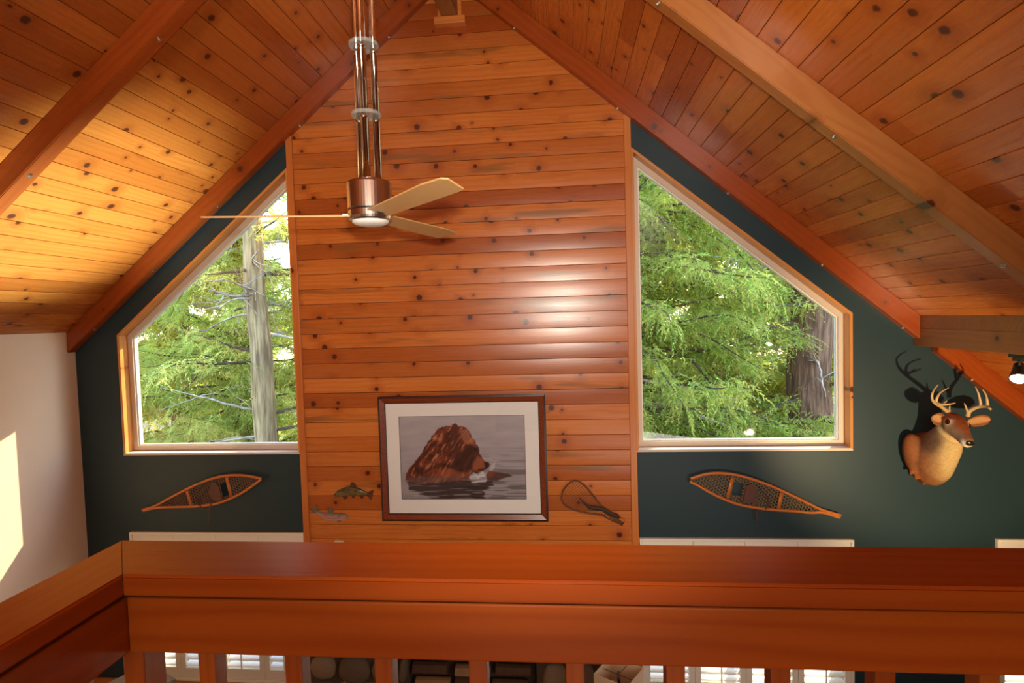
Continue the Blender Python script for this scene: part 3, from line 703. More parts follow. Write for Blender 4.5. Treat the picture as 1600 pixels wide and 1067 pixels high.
# ------------------------------------------------------------------ snowshoes
SHOEW = wood('snowshoe_ash', (.60, .20, .045), (.48, .125, .022), (.38, .08, .014), knots=0, rough=.35, tint=.2, ring=150)
LACE = plain('rawhide_lacing', (.17, .085, .04), .6, nvar=.2)
LEATH = plain('binding_leather', (.10, .028, .012), .5, nvar=.3, bump=.3)
def snowshoe(label, org, upper, lower, bars, hole, strap, pad, lace_c):
    Y = WY-.05
    W2 = lambda x, y: at(org[0]+x/5.714, org[1]+y/5.714, Y)
    up = smoothpath([W2(*p) for p in upper], 6); lo = smoothpath([W2(*p) for p in lower], 6)
    base = sum(up, Vector())/len(up); base.y = WY
    root = empty('snowshoe', base); setp(root, label, 'snowshoe', 'pair of snowshoes on the gable wall')
    L = lambda p: Vector(p)-base
    bm = bmesh.new(); tube(bm, [L(p) for p in up], .0125, 8, flat=.8); tube(bm, [L(p) for p in lo], .0125, 8, flat=.8); obj('frame', bm, SHOEW, root, smooth=True)
    for a, b in bars:
        bm = bmesh.new(); tube(bm, [L(W2(*a)), L(W2(*b))], .016, 8, flat=.45); obj('crossbar', bm, SHOEW, root, smooth=True)
    poly = [(p.x, p.z) for p in up]+[(p.x, p.z) for p in reversed(lo)]
    hp = [(W2(*p).x, W2(*p).z) for p in hole]
    xs = [p[0] for p in poly]; zs_ = [p[1] for p in poly]; bm = bmesh.new()
    cx, cz = (min(xs)+max(xs))/2, (min(zs_)+max(zs_))/2; ang0 = math.atan2(W2(*bars[0][1]).z-W2(*bars[0][0]).z, W2(*bars[0][1]).x-W2(*bars[0][0]).x)
    for da, pitch in ((0, .024), (math.radians(58), .023), (math.radians(-58), .023)):
        ang = ang0+da; d = Vector((math.cos(ang), 0, math.sin(ang))); nrm = Vector((-d.z, 0, d.x))
        k = -40
        while k < 40:
            o_ = Vector((cx, 0, cz))+nrm*(k*pitch); run = None; t = -1.0
            while t <= 1.0:
                p = o_+d*t; ok = in_poly(p.x, p.z, poly) and not in_poly(p.x, p.z, hp)
                if ok and run is None: run = t
                if (not ok or t+.006 > 1.0) and run is not None:
                    if t-run > .012: 
                        a, b = o_+d*run, o_+d*t; a.y = b.y = Y+.002*da; tube(bm, [L(a), L(b)], 0.0027, 3, cap=False)
                    run = None
                t += .006
            k += 1
    lc = obj('lacing', bm, lace_c, root); lc['kind'] = 'stuff'
    bm = bmesh.new(); pts = [L(W2(*p)) for p in pad]
    a = [bm.verts.new(p+Vector((0, -.012, 0))) for p in pts]; b = [bm.verts.new(p+Vector((0, .004, 0))) for p in pts]
    bm.faces.new(a); bm.faces.new(b[::-1])
    for i in range(len(pts)): bm.faces.new((a[i], b[i], b[(i+1) % len(pts)], a[(i+1) % len(pts)]))
    obj('binding_pad', bm, LEATH, root)
    for s in strap:
        bm = bmesh.new(); tube(bm, [L(p)+Vector((0, -.012, 0)) for p in smoothpath([W2(*q) for q in s], 5)], .0055, 6, flat=.5); obj('strap', bm, LEATH, root, smooth=True)
    bm = bmesh.new(); cyl(bm, L(W2(*pad[0]))+Vector((0, .01, 0)), .004, .04, (0, 1, 0), 8); obj('wall_peg', bm, STEEL, root)
    return root
snowshoe('wooden snowshoe on the blue wall below left window, tail pointing left', (210, 720),
    [(72,438),(180,405),(320,330),(450,262),(560,210),(700,157),(830,132),(950,130),(1050,142),(1132,160)],
    [(78,447),(200,420),(370,412),(540,407),(700,388),(800,360),(900,318),(1000,262),(1080,205),(1132,166)],
    [((822,148),(866,326)), ((470,268),(508,396))], [(762,205),(820,180),(848,300),(790,320)],
    [[(675,425),(680,480),(672,565)], [(640,265),(680,320),(690,380),(660,425),(600,405),(575,360),(600,320)]],
    [(690,205),(730,190),(765,240),(790,345),(740,365),(690,330),(665,280)], LACE)
LACE2 = plain('rawhide_pale', (.30, .20, .10), .55, nvar=.2)
snowshoe('wooden snowshoe on the blue wall below right window, tail pointing right', (1060, 720),
    [(108,160),(160,143),(240,120),(350,110),(480,120),(620,152),(770,202),(900,256),(1050,326),(1180,390),(1290,440),(1450,488)],
    [(102,186),(170,218),(260,270),(380,330),(530,386),(700,420),(860,438),(1050,450),(1180,463),(1290,462),(1442,508)],
    [((484,150),(440,325)), ((922,285),(895,426))], [(495,185),(578,200),(556,310),(470,300)],
    [[(695,425),(697,480),(702,548)], [(720,250),(790,320),(800,385),(770,430)], [(560,300),(560,370),(620,385)]],
    [(600,220),(650,200),(700,250),(690,330),(715,395),(640,370),(570,375),(590,290)], LACE2)

# ------------------------------------------------------------------ landing net
NETW = plain('net_walnut', (.10, .032, .014), .4, nvar=.2); NETC = plain('net_cord', (.035, .018, .012), .7, nvar=.2)
Wn = lambda x, y, dy=0.: at(850+x/6.275, 700+y/6.275, WY-.05+dy)
nb = Wn(420, 520); nb.y = WY-.02
net = empty('landing_net', nb); setp(net, 'wooden fishing landing net hanging on pine boards right of the print', 'net')
Ln = lambda p: Vector(p)-nb
hoop = smoothpath([Wn(*p) for p in ((600,668),(560,658),(480,648),(380,630),(280,602),(205,558),(172,500),(180,430),(220,370),(270,330),(330,326),(390,360),(440,412),(490,472),(540,540),(590,596),(640,655))], 5)
bm = bmesh.new(); tube(bm, [Ln(p) for p in hoop], .0065, 8); obj('hoop', bm, NETW, net, smooth=True)
bm = bmesh.new()
for a, b in (((585,625),(765,752)), ((560,655),(770,757)), ((590,596),(780,742))):
    tube(bm, [Ln(p) for p in smoothpath([Wn(*a), Wn((a[0]+b[0])/2+10, (a[1]+b[1])/2+8), Wn(*b)], 4)], .0065, 8)
obj('handle', bm, NETW, net, smooth=True)
hpoly = [(p.x, p.z) for p in hoop]; bm = bmesh.new()
cx = sum(p[0] for p in hpoly)/len(hpoly); cz = sum(p[1] for p in hpoly)/len(hpoly)
for ang in (math.radians(35), math.radians(-50)):
    d = Vector((math.cos(ang), 0, math.sin(ang))); nr = Vector((-d.z, 0, d.x))
    for k in range(-26, 27):
        o_ = Vector((cx, WY-.042, cz))+nr*(k*.019); run = None; t = -.4
        while t < .4:
            p = o_+d*t; ok = in_poly(p.x, p.z, hpoly)
            if ok and run is None: run = t
            if not ok and run is not None:
                if t-run > .01: tube(bm, [Ln(o_+d*run), Ln(o_+d*t)], .0011, 3, cap=False)
                run = None
            t += .006
no = obj('netting', bm, NETC, net); no['kind'] = 'stuff'
bm = bmesh.new(); tube(bm, [Ln(p) for p in smoothpath([Wn(*p, -.01) for p in ((345,488),(385,530),(440,575),(520,590),(580,600),(650,640),(710,665),(740,685))], 4)], [.002]+[.006]*3+[.010]*4+[.018]*14+[.020]*4+[.014]*2+[.010], 8, flat=.7); obj('gathered_net_bag', bm, NETC, net, smooth=True)
bm = bmesh.new(); cyl(bm, Ln(Wn(330, 335)), .004, .045, (0, 1, 0), 8); obj('wall_peg', bm, STEEL, net)
bm = bmesh.new(); tube(bm, [Ln(p) for p in smoothpath([Wn(*p) for p in ((700,680),(760,682),(788,700),(775,735),(740,740))], 4)], .002, 5); obj('lanyard', bm, NETC, net)

# ------------------------------------------------------------------ trout plaques
def trout(label, top, bot, fins, back, belly, stripe, spots, head_right):
    Y = WY-.022; Wf = lambda x, y: at(440+x/6.275, 700+y/6.275, Y)
    T = smoothpath([Wf(*p) for p in top], 5); B = smoothpath([Wf(*p) for p in bot], 5); n = min(len(T), len(B))
    base = sum(T, Vector())/len(T); base.y = Y
    root = empty('trout_plaque', base); setp(root, label, 'fish plaque', 'painted trout plaques')
    co, col = [], []; K = 13
    rs = np.random.default_rng(5)
    for i in range(n):
        t, b = T[i], B[i]; h = (t-b).length/2
        for k in range(K):
            th = math.pi*k/(K-1); f = .5+.5*math.cos(th); p = b.lerp(t, f); p.y = Y-.004-.55*h*math.sin(th)
            co.append(p-base)
            c = np.array(belly)*(1-f)+np.array(back)*f
            if stripe is not None: s_ = math.exp(-((f-.42)/.16)**2)*.95; c = c*(1-s_)+np.array(stripe)*s_
            if rs.random() < spots*(.3+f): c = c*.25
            col.append(c)
    faces = []
    for i in range(n-1):
        for k in range(K-1): faces.append((i*K+k, i*K+k+1, (i+1)*K+k+1, (i+1)*K+k))
    me = np_mesh('body', np.array([tuple(c) for c in co]), np.array(faces), np.array(col))
    bmx = bmesh.new(); bmx.from_mesh(me)
    bmesh.ops.holes_fill(bmx, edges=[e for e in bmx.edges if e.is_boundary]); bmesh.ops.recalc_face_normals(bmx, faces=bmx.faces); bmx.to_mesh(me); bmx.free()
    link('body', me, FISH, root, smooth=True)
    for nm, pts, mat in fins:
        bm = bmesh.new(); q = [Wf(*p)-base for p in pts]
        a = [bm.verts.new(p+Vector((0, -.010, 0))) for p in q]; b = [bm.verts.new(p+Vector((0, -.003, 0))) for p in q]
        bm.faces.new(a); bm.faces.new(b[::-1])
        for i in range(len(q)): bm.faces.new((a[i], b[i], b[(i+1) % len(q)], a[(i+1) % len(q)]))
        obj(nm, bm, mat, root)
    ex, ey = ((534, 452) if not head_right else (632, 663))
    bm = bmesh.new(); bmesh.ops.create_uvsphere(bm, u_segments=10, v_segments=8, radius=.0055); obj('eye', bm, BLACK, root, loc=Wf(ex, ey)-base+Vector((0, -.014, 0)), smooth=True)
FISH = attr_mat('painted_fish', rough=.3, nscale=60, nvar=.12, spec=.6)
FINB = plain('fin_brown', (.085, .026, .012), .4, nvar=.2); FING = plain('fin_grey', (.13, .12, .09), .4, nvar=.2)
trout('brown trout wall plaque with arched back, facing left beside the print',
    [(512,462),(535,432),(560,410),(620,385),(690,374),(760,390),(820,420),(862,432)], [(516,478),(545,480),(580,476),(640,470),(700,464),(760,466),(815,460),(862,450)],
    [('dorsal_fin', [(672,380),(682,338),(695,332),(724,346),(735,384)], FINB), ('tail_fin', [(835,432),(906,408),(896,450),(880,506),(835,455)], FINB),
     ('pectoral_fin', [(602,470),(612,490),(625,502),(650,485),(645,468)], FINB), ('pelvic_fin', [(690,464),(700,492),(712,488),(722,462)], FINB), ('anal_fin', [(762,466),(790,497),(806,480),(800,462)], FINB)],
    (.075, .055, .022), (.20, .14, .05), None, .22, False)
trout('rainbow trout wall plaque with pink stripe, facing right, lower left',
    [(340,606),(380,622),(430,632),(480,634),(540,636),(600,640),(635,648),(655,664)], [(340,634),(375,668),(410,690),(460,706),(520,712),(570,708),(620,700),(655,688)],
    [('dorsal_fin', [(448,632),(470,592),(488,580),(505,600),(518,638)], FING), ('tail_fin', [(356,612),(345,553),(315,585),(290,622),(320,632),(352,640)], FING), ('pelvic_fin', [(545,708),(565,726),(582,715),(578,704)], FING)],
    (.13, .13, .09), (.55, .50, .45), (.52, .09, .11), .08, True)
# small pale block on the boards just above the railing
sb = at(531, 851, WY-.03); o = obj('wall_block', bbox(-.040, .040, -.02, .008, -.05, .045, .003), plain('pale_block', (.62, .47, .27), .6, nvar=.05)); o.location = (sb.x, WY-.03, sb.z)
setp(o, 'small pale wooden block on pine boards just above railing at left', 'block')

# ------------------------------------------------------------------ deer mount
FURM = attr_mat('deer_hair', rough=.75, nscale=55, nvar=.30, spec=.2, bump=.5)
D0 = at(1445, 715, WY); deer = empty('deer_head_mount', (D0.x, WY, D0.z)); setp(deer, 'whitetail deer head mount with antlers on blue wall below rafter', 'trophy')
dloc = Vector(deer.location)
K8 = WY/F_PX
def ring_loft(bm, rings, seg=20):
    """rings: centre, normal, side axis, r_side, r_other"""
    prev = None
    for c, nrm, side, ra, rb in rings:
        nrm = nrm.normalized(); s = (side-nrm*side.dot(nrm)).normalized(); o_ = nrm.cross(s)
        cur = [bm.verts.new(c+s*ra*math.cos(2*math.pi*k/seg)+o_*rb*math.sin(2*math.pi*k/seg)) for k in range(seg)]
        if prev:
            for k in range(seg): bm.faces.new((prev[k], prev[(k+1) % seg], cur[(k+1) % seg], cur[k]))
        else: bm.faces.new(cur[::-1])
        prev = cur
    bm.faces.new(prev)
Q = lambda px, py, Y: at(px, py, Y)-dloc
bm = bmesh.new()
# shoulder and neck
neck = [(Q(1446,718,4.795), .128, .208), (Q(1449,717,4.74), .140, .214), (Q(1456,712,4.68), .138, .206), (Q(1466,704,4.61), .118, .168), (Q(1476,692,4.55), .100, .140), (Q(1483,678,4.50), .082, .112), (Q(1485,664,4.475), .074, .092), (Q(1486,654,4.465), .062, .070)]
rings = []
for i, (c, a, b) in enumerate(neck):
    t = neck[min(i+1, 7)][0]-neck[max(i-1, 0)][0]
    if i == 0: t = Vector((0, -1, 0))
    rings.append((c, t, Vector((1, .12, 0)), a, b))
ring_loft(bm, rings)
# head
hd = [(Q(1484,652,4.51), .030, .035), (Q(1485.5,655,4.49), .064, .064), (Q(1489,660,4.45), .078, .074), (Q(1494,667,4.40), .076, .072), (Q(1500,674.5,4.35), .062, .064), (Q(1505.5,682,4.305), .047, .052), (Q(1510,688.5,4.265), .040, .044), (Q(1513,692.5,4.24), .039, .040), (Q(1515,695,4.225), .026, .028)]
hax = (hd[-1][0]-hd[1][0]).normalized(); hside = Vector((.93, .36, .03)); hside = (hside-hax*hside.dot(hax)).normalized(); hup = hside.cross(hax)
if hup.z < 0: hup = -hup
rings = []
for i, (c, a, b) in enumerate(hd):
    t = hd[min(i+1, 8)][0]-hd[max(i-1, 0)][0]; rings.append((c, t, hside, a, b))
ring_loft(bm, rings)
# brow and cheek fullness
for sgn in (-1, 1):
    bmesh.ops.create_icosphere(bm, subdivisions=2, radius=.030, matrix=Matrix.Translation(hd[3][0]+hside*sgn*.050+hup*.030-hax*.01))
    bmesh.ops.create_icosphere(bm, subdivisions=2, radius=.038, matrix=Matrix.Translation(hd[3][0]+hside*sgn*.036-hup*.028))
# shoulder bulge beside the neck, ragged hide edge at the bottom
bmesh.ops.create_icosphere(bm, subdivisions=3, radius=1., matrix=Matrix.Translation(Q(1431,712,4.72)) @ Matrix.Rotation(math.radians(-14), 4, 'Y') @ Matrix.Diagonal((.088, .085, .185, 1)))
for (tx, ty, ta, tb) in ((1424,738,-.6,.030), (1432,746,-.4,.028), (1444,754,-.1,.026), (1456,755,.2,.026), (1468,750,.5,.030), (1478,742,.7,.032), (1486,733,.9,.026)):
    bmesh.ops.create_cone(bm, cap_ends=True, segments=8, radius1=tb, radius2=.008, depth=.045, matrix=Matrix.Translation(Q(tx, ty, 4.70 if tx < 1460 else 4.62)) @ Matrix.Rotation(math.pi-ta, 4, 'Y'))
tmp = obj('deer_tmp', bm, FURM)
rm = tmp.modifiers.new('r', 'REMESH'); rm.mode = 'VOXEL'; rm.voxel_size = .0085
smf = tmp.modifiers.new('s', 'SMOOTH'); smf.iterations = 7; smf.factor = .5
dg = bpy.context.evaluated_depsgraph_get(); dg.update()
me = bpy.data.meshes.new_from_object(tmp.evaluated_get(dg)); bpy.data.objects.remove(tmp)
cos = np.zeros(len(me.vertices)*3, np.float32); me.vertices.foreach_get('co', cos); cos = cos.reshape(-1, 3)
def gs(p, r, stretch=None):
    d = cos-np.array(p)
    return np.exp(-(d*d).sum(1)/(r*r))[:, None]
brown = np.array((.25, .085, .030)); grey = np.array((.22, .13, .075)); cream = np.array((.50, .34, .15)); rust = np.array((.24, .065, .020)); white = np.array((.62, .52, .40)); darkb = np.array((.035, .016, .010))
ax = np.array(hax); hu = np.array(hup); hs = np.array(hside); h0 = np.array(hd[2][0]); rel = cos-h0
along = rel@ax; upw = rel@hu; sidw = np.abs(rel@hs)
col = np.tile(brown, (len(cos), 1))
neckc = np.array(Q(1490, 690, 4.50)); chest = np.array(Q(1490, 715, 4.46))
col = lay(col, np.clip(gs(Q(1470, 685, 4.44), .13)*.9, 0, 1), grey)
ishead = np.clip((along+.045)/.03, 0, 1)[:, None]*np.clip((.125-np.hypot(upw, sidw))/.02, 0, 1)[:, None]
thr = np.clip(gs(Q(1500, 700, 4.40), .11)*1.5+gs(Q(1497, 718, 4.48), .12)*1.4+gs(Q(1484, 738, 4.55), .10)*.7, 0, 1)*(1-ishead)
col = lay(col, thr, cream)
headc = lay(np.tile(grey*.95, (len(cos), 1)), np.clip((upw-.02)/.035, 0, 1)[:, None], rust)
headc = lay(headc, np.clip((-.034-upw)/.02, 0, 1)[:, None], cream*1.05)
headc = lay(headc, (np.clip((along-.205)/.025, 0, 1)*np.clip((.020-upw)/.02, 0, 1))[:, None], white)
headc = lay(headc, np.clip((along-.246)/.012, 0, 1)[:, None]*np.clip((upw+.018)/.012, 0, 1)[:, None], darkb)
for sgn in (-1, 1):
    ep = np.array(hd[3][0]+hside*sgn*.066+hup*.026-hax*.004)
    headc = lay(headc, np.clip(np.exp(-((cos-ep)**2).sum(1)/(.030**2))[:, None]*1.15, 0, 1)*.85, white)
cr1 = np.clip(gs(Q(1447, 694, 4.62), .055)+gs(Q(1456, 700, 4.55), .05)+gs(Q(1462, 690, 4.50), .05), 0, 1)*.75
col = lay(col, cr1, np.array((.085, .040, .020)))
col = lay(col, np.clip(gs(Q(1428, 722, 4.66), .05), 0, 1)*.35, np.array((.12, .05, .025)))
col = lay(col, ishead, headc)
a_ = me.color_attributes.new('col', 'FLOAT_COLOR', 'POINT'); a_.data.foreach_set('color', np.concatenate([np.clip(col, 0, 1), np.ones((len(col), 1))], 1).astype(np.float32).ravel())
link('body', me, FURM, deer, smooth=True)
EYE_M = plain('glass_eye', (.012, .006, .003), .06, nvar=.1)
for sgn in (-1, 1):
    bm = bmesh.new(); bmesh.ops.create_uvsphere(bm, u_segments=16, v_segments=12, radius=.0205)
    obj('eye', bm, EYE_M, deer, loc=hd[3][0]+hside*sgn*.066+hup*.028-hax*.004, smooth=True)
bm = bmesh.new(); bmesh.ops.create_uvsphere(bm, u_segments=16, v_segments=10, radius=.027, matrix=Matrix.Translation(hd[-1][0]+hup*.010-hax*.006) @ Matrix(((*hside, 0), (*hup, 0), (*hax, 0), (0, 0, 0, 1))).transposed() @ Matrix.Diagonal((1.05, .85, .55, 1)))
obj('nose', bm, plain('wet_nose', (.012, .009, .008), .25, nvar=.2, bump=.4), deer, smooth=True)
EARM = attr_mat('ear_hair', rough=.75, nscale=150, nvar=.2, spec=.2)
for nm, pts, rad, face in (('ear', [(Q(1474,658,4.46)), (Q(1470,656,4.45)), (Q(1466,654.5,4.435)), (Q(1462,653,4.42)), (Q(1458.5,651.5,4.41)), (Q(1457,650.5,4.405))], [.016, .038, .046, .045, .028, .004], Vector((-.35, -.9, .1))),
                     ('ear', [(Q(1511,660,4.49)), (Q(1521,658,4.50)), (Q(1532,656,4.51)), (Q(1542,656,4.52)), (Q(1547.5,656.5,4.53))], [.020, .040, .044, .032, .004], Vector((.1, -1, -.15)))):
    path = smoothpath(pts, 4); n = len(path); co, cl, fa = [], [], []; K = 9
    for i, p in enumerate(path):
        t = (path[min(i+1, n-1)]-path[max(i-1, 0)]).normalized(); f = (face-t*face.dot(t)).normalized(); w = t.cross(f)
        u_ = i/(n-1)*(len(rad)-1); k0 = min(int(u_), len(rad)-2); r_ = rad[k0]+(rad[k0+1]-rad[k0])*(u_-k0)
        for k in range(K):
            s_ = -1+2*k/(K-1); co.append(p+w*r_*s_+f*(.55*r_*s_*s_-.2*r_)); cl.append((.46, .25, .11) if abs(s_) < .72 else (.26, .085, .03))
        for k in range(K):
            s_ = 1-2*k/(K-1); co.append(p+w*r_*s_*1.06+f*(.55*r_*s_*s_-.2*r_-.008)); cl.append((.24, .09, .04))
    M2 = 2*K
    for i in range(n-1):
        for k in range(M2): fa.append((i*M2+k, i*M2+(k+1) % M2, (i+1)*M2+(k+1) % M2, (i+1)*M2+k))
    fa.append(tuple(range(0, M2))[:4]); 
    me = np_mesh('ear', np.array([tuple(c) for c in co]), np.array(fa), np.array(cl))
    bmx = bmesh.new(); bmx.from_mesh(me); bmesh.ops.recalc_face_normals(bmx, faces=bmx.faces); bmx.to_mesh(me); bmx.free()
    link(nm, me, EARM, deer, smooth=True)
ANT = plain('antler_bone', (.50, .33, .16), .42, nscale=25, nvar=.35, bump=.3)
def antler(chains):
    bm = bmesh.new()
    for pts, r0, r1 in chains:
        p = smoothpath([Q(1390+x/8.889, 560+y/8.889, Y) for x, y, Y in pts], 5); n = len(p)
        tube(bm, p, [r0+(r1-r0)*(i/(n-1))**.9 for i in range(n)], 9)
    obj('antler', bm, ANT, deer, smooth=True)
antler([([(862,800,4.50),(800,735,4.47),(715,670,4.43),(635,625,4.38),(592,570,4.33),(590,500,4.31),(620,430,4.32),(675,362,4.34)], .0165, .004),
        ([(645,600,4.37),(665,535,4.36),(715,465,4.37),(820,405,4.39)], .011, .0035),
        ([(640,612,4.38),(720,640,4.34),(810,638,4.32),(912,618,4.31)], .013, .0035),
        ([(735,640,4.34),(780,600,4.34),(795,588,4.34)], .007, .003),
        ([(835,745,4.48),(830,705,4.46),(838,655,4.45)], .010, .0035)])
antler([([(1085,800,4.50),(1105,740,4.48),(1170,695,4.45),(1260,668,4.41),(1345,668,4.36),(1385,690,4.32),(1415,712,4.31)], .0165, .007),
        ([(1268,660,4.41),(1258,590,4.40),(1235,490,4.40),(1190,388,4.41)], .012, .0035),
        ([(1365,668,4.35),(1355,580,4.34),(1335,500,4.35),(1290,428,4.36)], .011, .0035),
        ([(1088,760,4.49),(1068,700,4.46),(1038,620,4.45)], .011, .0035)])

# ------------------------------------------------------------------ lamps: track heads on the purlin, hanging lamp that lights the deer
WARMB = plain('lit_bulb', (1, .95, .85), .4, emit=(1.0, .86, .62), estr=22)
track = empty('light_track', (2.866, 2.6, 1.143)); setp(track, 'black light track fixed under the brown purlin', 'light track')
obj('bar', bbox(-.016, .016, -1.35, 1.30, -.026, 0), BLACK, track)
def track_head(y, aim, label, energy, tohit):
    p = Vector((2.866, y, 1.116)); root = empty('track_light', p); setp(root, label, 'spotlight', 'track lights under the purlin')
    bm = bmesh.new(); cyl(bm, (0, 0, -.055), .007, .056, seg=10); obj('stem', bm, BLACK, root)
    obj('adapter', bbox(-.018, .018, -.035, .035, -.022, 0, .002), BLACK, root)
    a = Vector(aim).normalized(); q_ = a.to_track_quat('Z', 'Y').to_matrix().to_4x4()
    bm = bmesh.new(); prof = [(.020, -.070), (.030, -.062), (.036, -.02), (.050, .040), (.052, .048), (.047, .048), (.044, .036)]
    lathe(bm, prof, seg=24); sh_ = obj('lamp_shade', bm, BLACK, root, smooth=True); lm_ = Matrix.Translation((0, 0, -.095)) @ q_; sh_.matrix_local = lm_
    bm = bmesh.new(); lathe(bm, [(.043, .040), (.041, .052), (.030, .062), (.015, .066), (.0005, .067)], seg=24); bu = obj('bulb', bm, WARMB, root, smooth=True); bu.matrix_local = lm_
    pos = p+Vector((0, 0, -.095))+a*.075
    light('track_beam', 'SPOT', pos, energy, (1.0, .78, .48), to=tohit, spot_size=math.radians(70), spot_blend=.6, shadow_soft_size=.04)
track_head(3.83, (-.35, -.45, -.65), 'black spotlight with lit bulb under purlin at right edge', 14, (1.2, 2.9, -2.0))
track_head(1.72, (-.5, .45, -.75), 'black spotlight on the track nearest the camera', 20, (.6, 3.6, -1.5))
hl = empty('hanging_lamp', (2.48, 1.9, -.2)); setp(hl, 'small hanging lamp out of frame at right, mirrored in window', 'lamp')
bm = bmesh.new(); cyl(bm, (0, 0, .06), .004, ceil_z(2.48)+.2-.06, seg=8); obj('cord', bm, BLACK, hl)
bm = bmesh.new(); lathe(bm, [(.028, .0), (.036, .02), (.03, .06), (.01, .075)], seg=20); obj('socket', bm, BLACK, hl)
bm = bmesh.new(); bmesh.ops.create_uvsphere(bm, u_segments=16, v_segments=10, radius=.036); obj('bulb', bm, WARMB, hl, loc=(0, 0, -.02), smooth=True)
light('hanging_beam', 'SPOT', (2.50, 1.98, -.2), 420, (1.0, .76, .42), to=(3.0, 4.75, .62), spot_size=math.radians(62), spot_blend=.7, shadow_soft_size=.03)

# ------------------------------------------------------------------ stone fireplace below the panel
STONE = [plain('river_stone_%d' % i, c, .75, nscale=14, nvar=.3, bump=.6) for i, c in enumerate([(.20, .135, .085), (.13, .09, .055), (.26, .175, .11), (.09, .07, .045), (.17, .10, .055)])]
MORTAR = plain('mortar', (.075, .045, .028), .9, nvar=.3)
fp = empty('stone_fireplace', (-.887, WY-.12, GROUND)); setp(fp, 'rounded river stone fireplace seen between the balusters', 'fireplace'); fc = Vector(fp.location)
bm = bmesh.new()
box(bm, -2.305, -1.40, 4.62, 4.798, GROUND, -1.28); box(bm, -.30, .532, 4.62, 4.798, GROUND, -1.28); box(bm, -1.40, -.30, 4.75, 4.798, GROUND, -1.28)
obj('mortar_core', bm, MORTAR, fp, loc=-fc)
stm = []
for i in range(10):
    bm = bmesh.new(); bmesh.ops.create_icosphere(bm, subdivisions=2, radius=1.); rs = random.Random(i)
    for v in bm.verts:
        n_ = mnoise.noise(v.co*1.1+Vector((i*7.3, 0, 0)))*.22; v.co *= 1+n_
        v.co.x = math.copysign(abs(v.co.x)**.8, v.co.x); v.co.z = math.copysign(abs(v.co.z)**.8, v.co.z)
    me = mesh_of(bm, 'stone'); me.materials.append(STONE[i % 5]); me.polygons.foreach_set('use_smooth', [True]*len(me.polygons)); stm.append(me)
rs = random.Random(5)
for (xa, xb) in ((-2.30, -1.42), (-.28, .53)):
    z = GROUND+.1; row = 0
    while z < -1.30:
        x = xa+.03; hh = rs.uniform(.085, .12)
        while x < xb-.05:
            w = rs.uniform(.075, .155)
            if x+2*w > xb: w = max(.04, (xb-x)/2)
            o = link('stone', rs.choice(stm), None, fp, loc=Vector((x+w, 4.62, z+rs.uniform(-.015, .015)))-fc); o.scale = (w*1.02, .055+rs.uniform(0, .02), hh*rs.uniform(.9, 1.08)); o.rotation_euler = (0, rs.uniform(-.35, .35), 0)
            x += 2*w+.012
        z += 2*hh+.012; row += 1
    
obj('mantel_shelf', bbox(-1.42, 1.42, -.30, .118, 0, .09, .01), PURLIN, fp, loc=Vector((-.887, WY-.12, -1.28))-fc)
LOGM = plain('log_bark', (.085, .038, .018), .85, nscale=20, nvar=.5, bump=.8); ENDM = plain('log_end', (.30, .17, .08), .8, nscale=30, nvar=.2)
rs = random.Random(8)
for i in range(18):
    z = -2.2+.13*(i//3)+rs.uniform(-.01, .01); x = -1.20+(i % 3)*.34+rs.uniform(-.03, .03); r_ = rs.uniform(.045, .06); L_ = .30
    bm = bmesh.new(); cyl(bm, (-L_/2, 0, 0), r_, L_, (1, 0, 0), 10); 
    for v in bm.verts: v.co.y *= 1+.15*math.sin(v.co.z*90+i); v.co.z *= .9
    o = obj('firewood_log', bm, LOGM if i % 4 else ENDM, None, loc=(x, 4.66, z)); setp(o, 'split firewood log stacked in the dark fireplace niche', 'log', 'firewood stack in the fireplace')

# ------------------------------------------------------------------ lower room: square lamp and grey cabinet
SHADE = plain('linen_shade', (.62, .45, .30), .8, nvar=.08)
m_, t_, b_ = new_mat('shade_translucent'); tl = N(t_, 'ShaderNodeBsdfTranslucent'); tl.inputs[0].default_value = (.72, .56, .40, 1); b_.inputs['Base Color'].default_value = (.66, .50, .34, 1); b_.inputs['Roughness'].default_value = .8
mx = N(t_, 'ShaderNodeMixShader'); mx.inputs[0].default_value = .35; out_ = [n for n in t_.nodes if n.type == 'OUTPUT_MATERIAL'][0]
t_.links.new(b_.outputs[0], mx.inputs[1]); t_.links.new(tl.outputs[0], mx.inputs[2]); t_.links.new(mx.outputs[0], out_.inputs[0]); SHADE = m_
lp = empty('floor_lamp', (.335, 4.03, GROUND)); setp(lp, 'floor lamp with square cream shade seen through balusters', 'lamp')
zt = -1.12-GROUND; rot = Matrix.Rotation(math.radians(-32), 4, 'Z')
bm = bmesh.new(); h = .132; t = .003
for (a, b, c, d) in ((-h, h, -h, -h+t), (-h, h, h-t, h), (-h, -h+t, -h+t, h-t), (h-t, h, -h+t, h-t)): box(bm, a, b, c, d, zt-.30, zt)
so = obj('lamp_shade', bm, SHADE, lp); so.matrix_local = rot
bm = bmesh.new(); 
for a, b in (((-h, 0), (h, 0)), ((0, -h), (0, h))): tube(bm, [(a[0], a[1], zt-.03), (b[0], b[1], zt-.03)], .0025, 6)
sp_ = obj('shade_spider', bm, BLACK, so)
bm = bmesh.new(); cyl(bm, (0, 0, zt-.06), .009, .055, seg=10); obj('finial', bm, plain('finial_bronze', (.10, .04, .02), .4, nvar=.1), lp)
bm = bmesh.new(); cyl(bm, (0, 0, .03), .011, zt-.09, seg=12); obj('pole', bm, BLACK, lp)
bm = bmesh.new(); lathe(bm, [(.15, 0), (.15, .015), (.03, .03), (.0, .035)], seg=28); obj('base', bm, BLACK, lp)
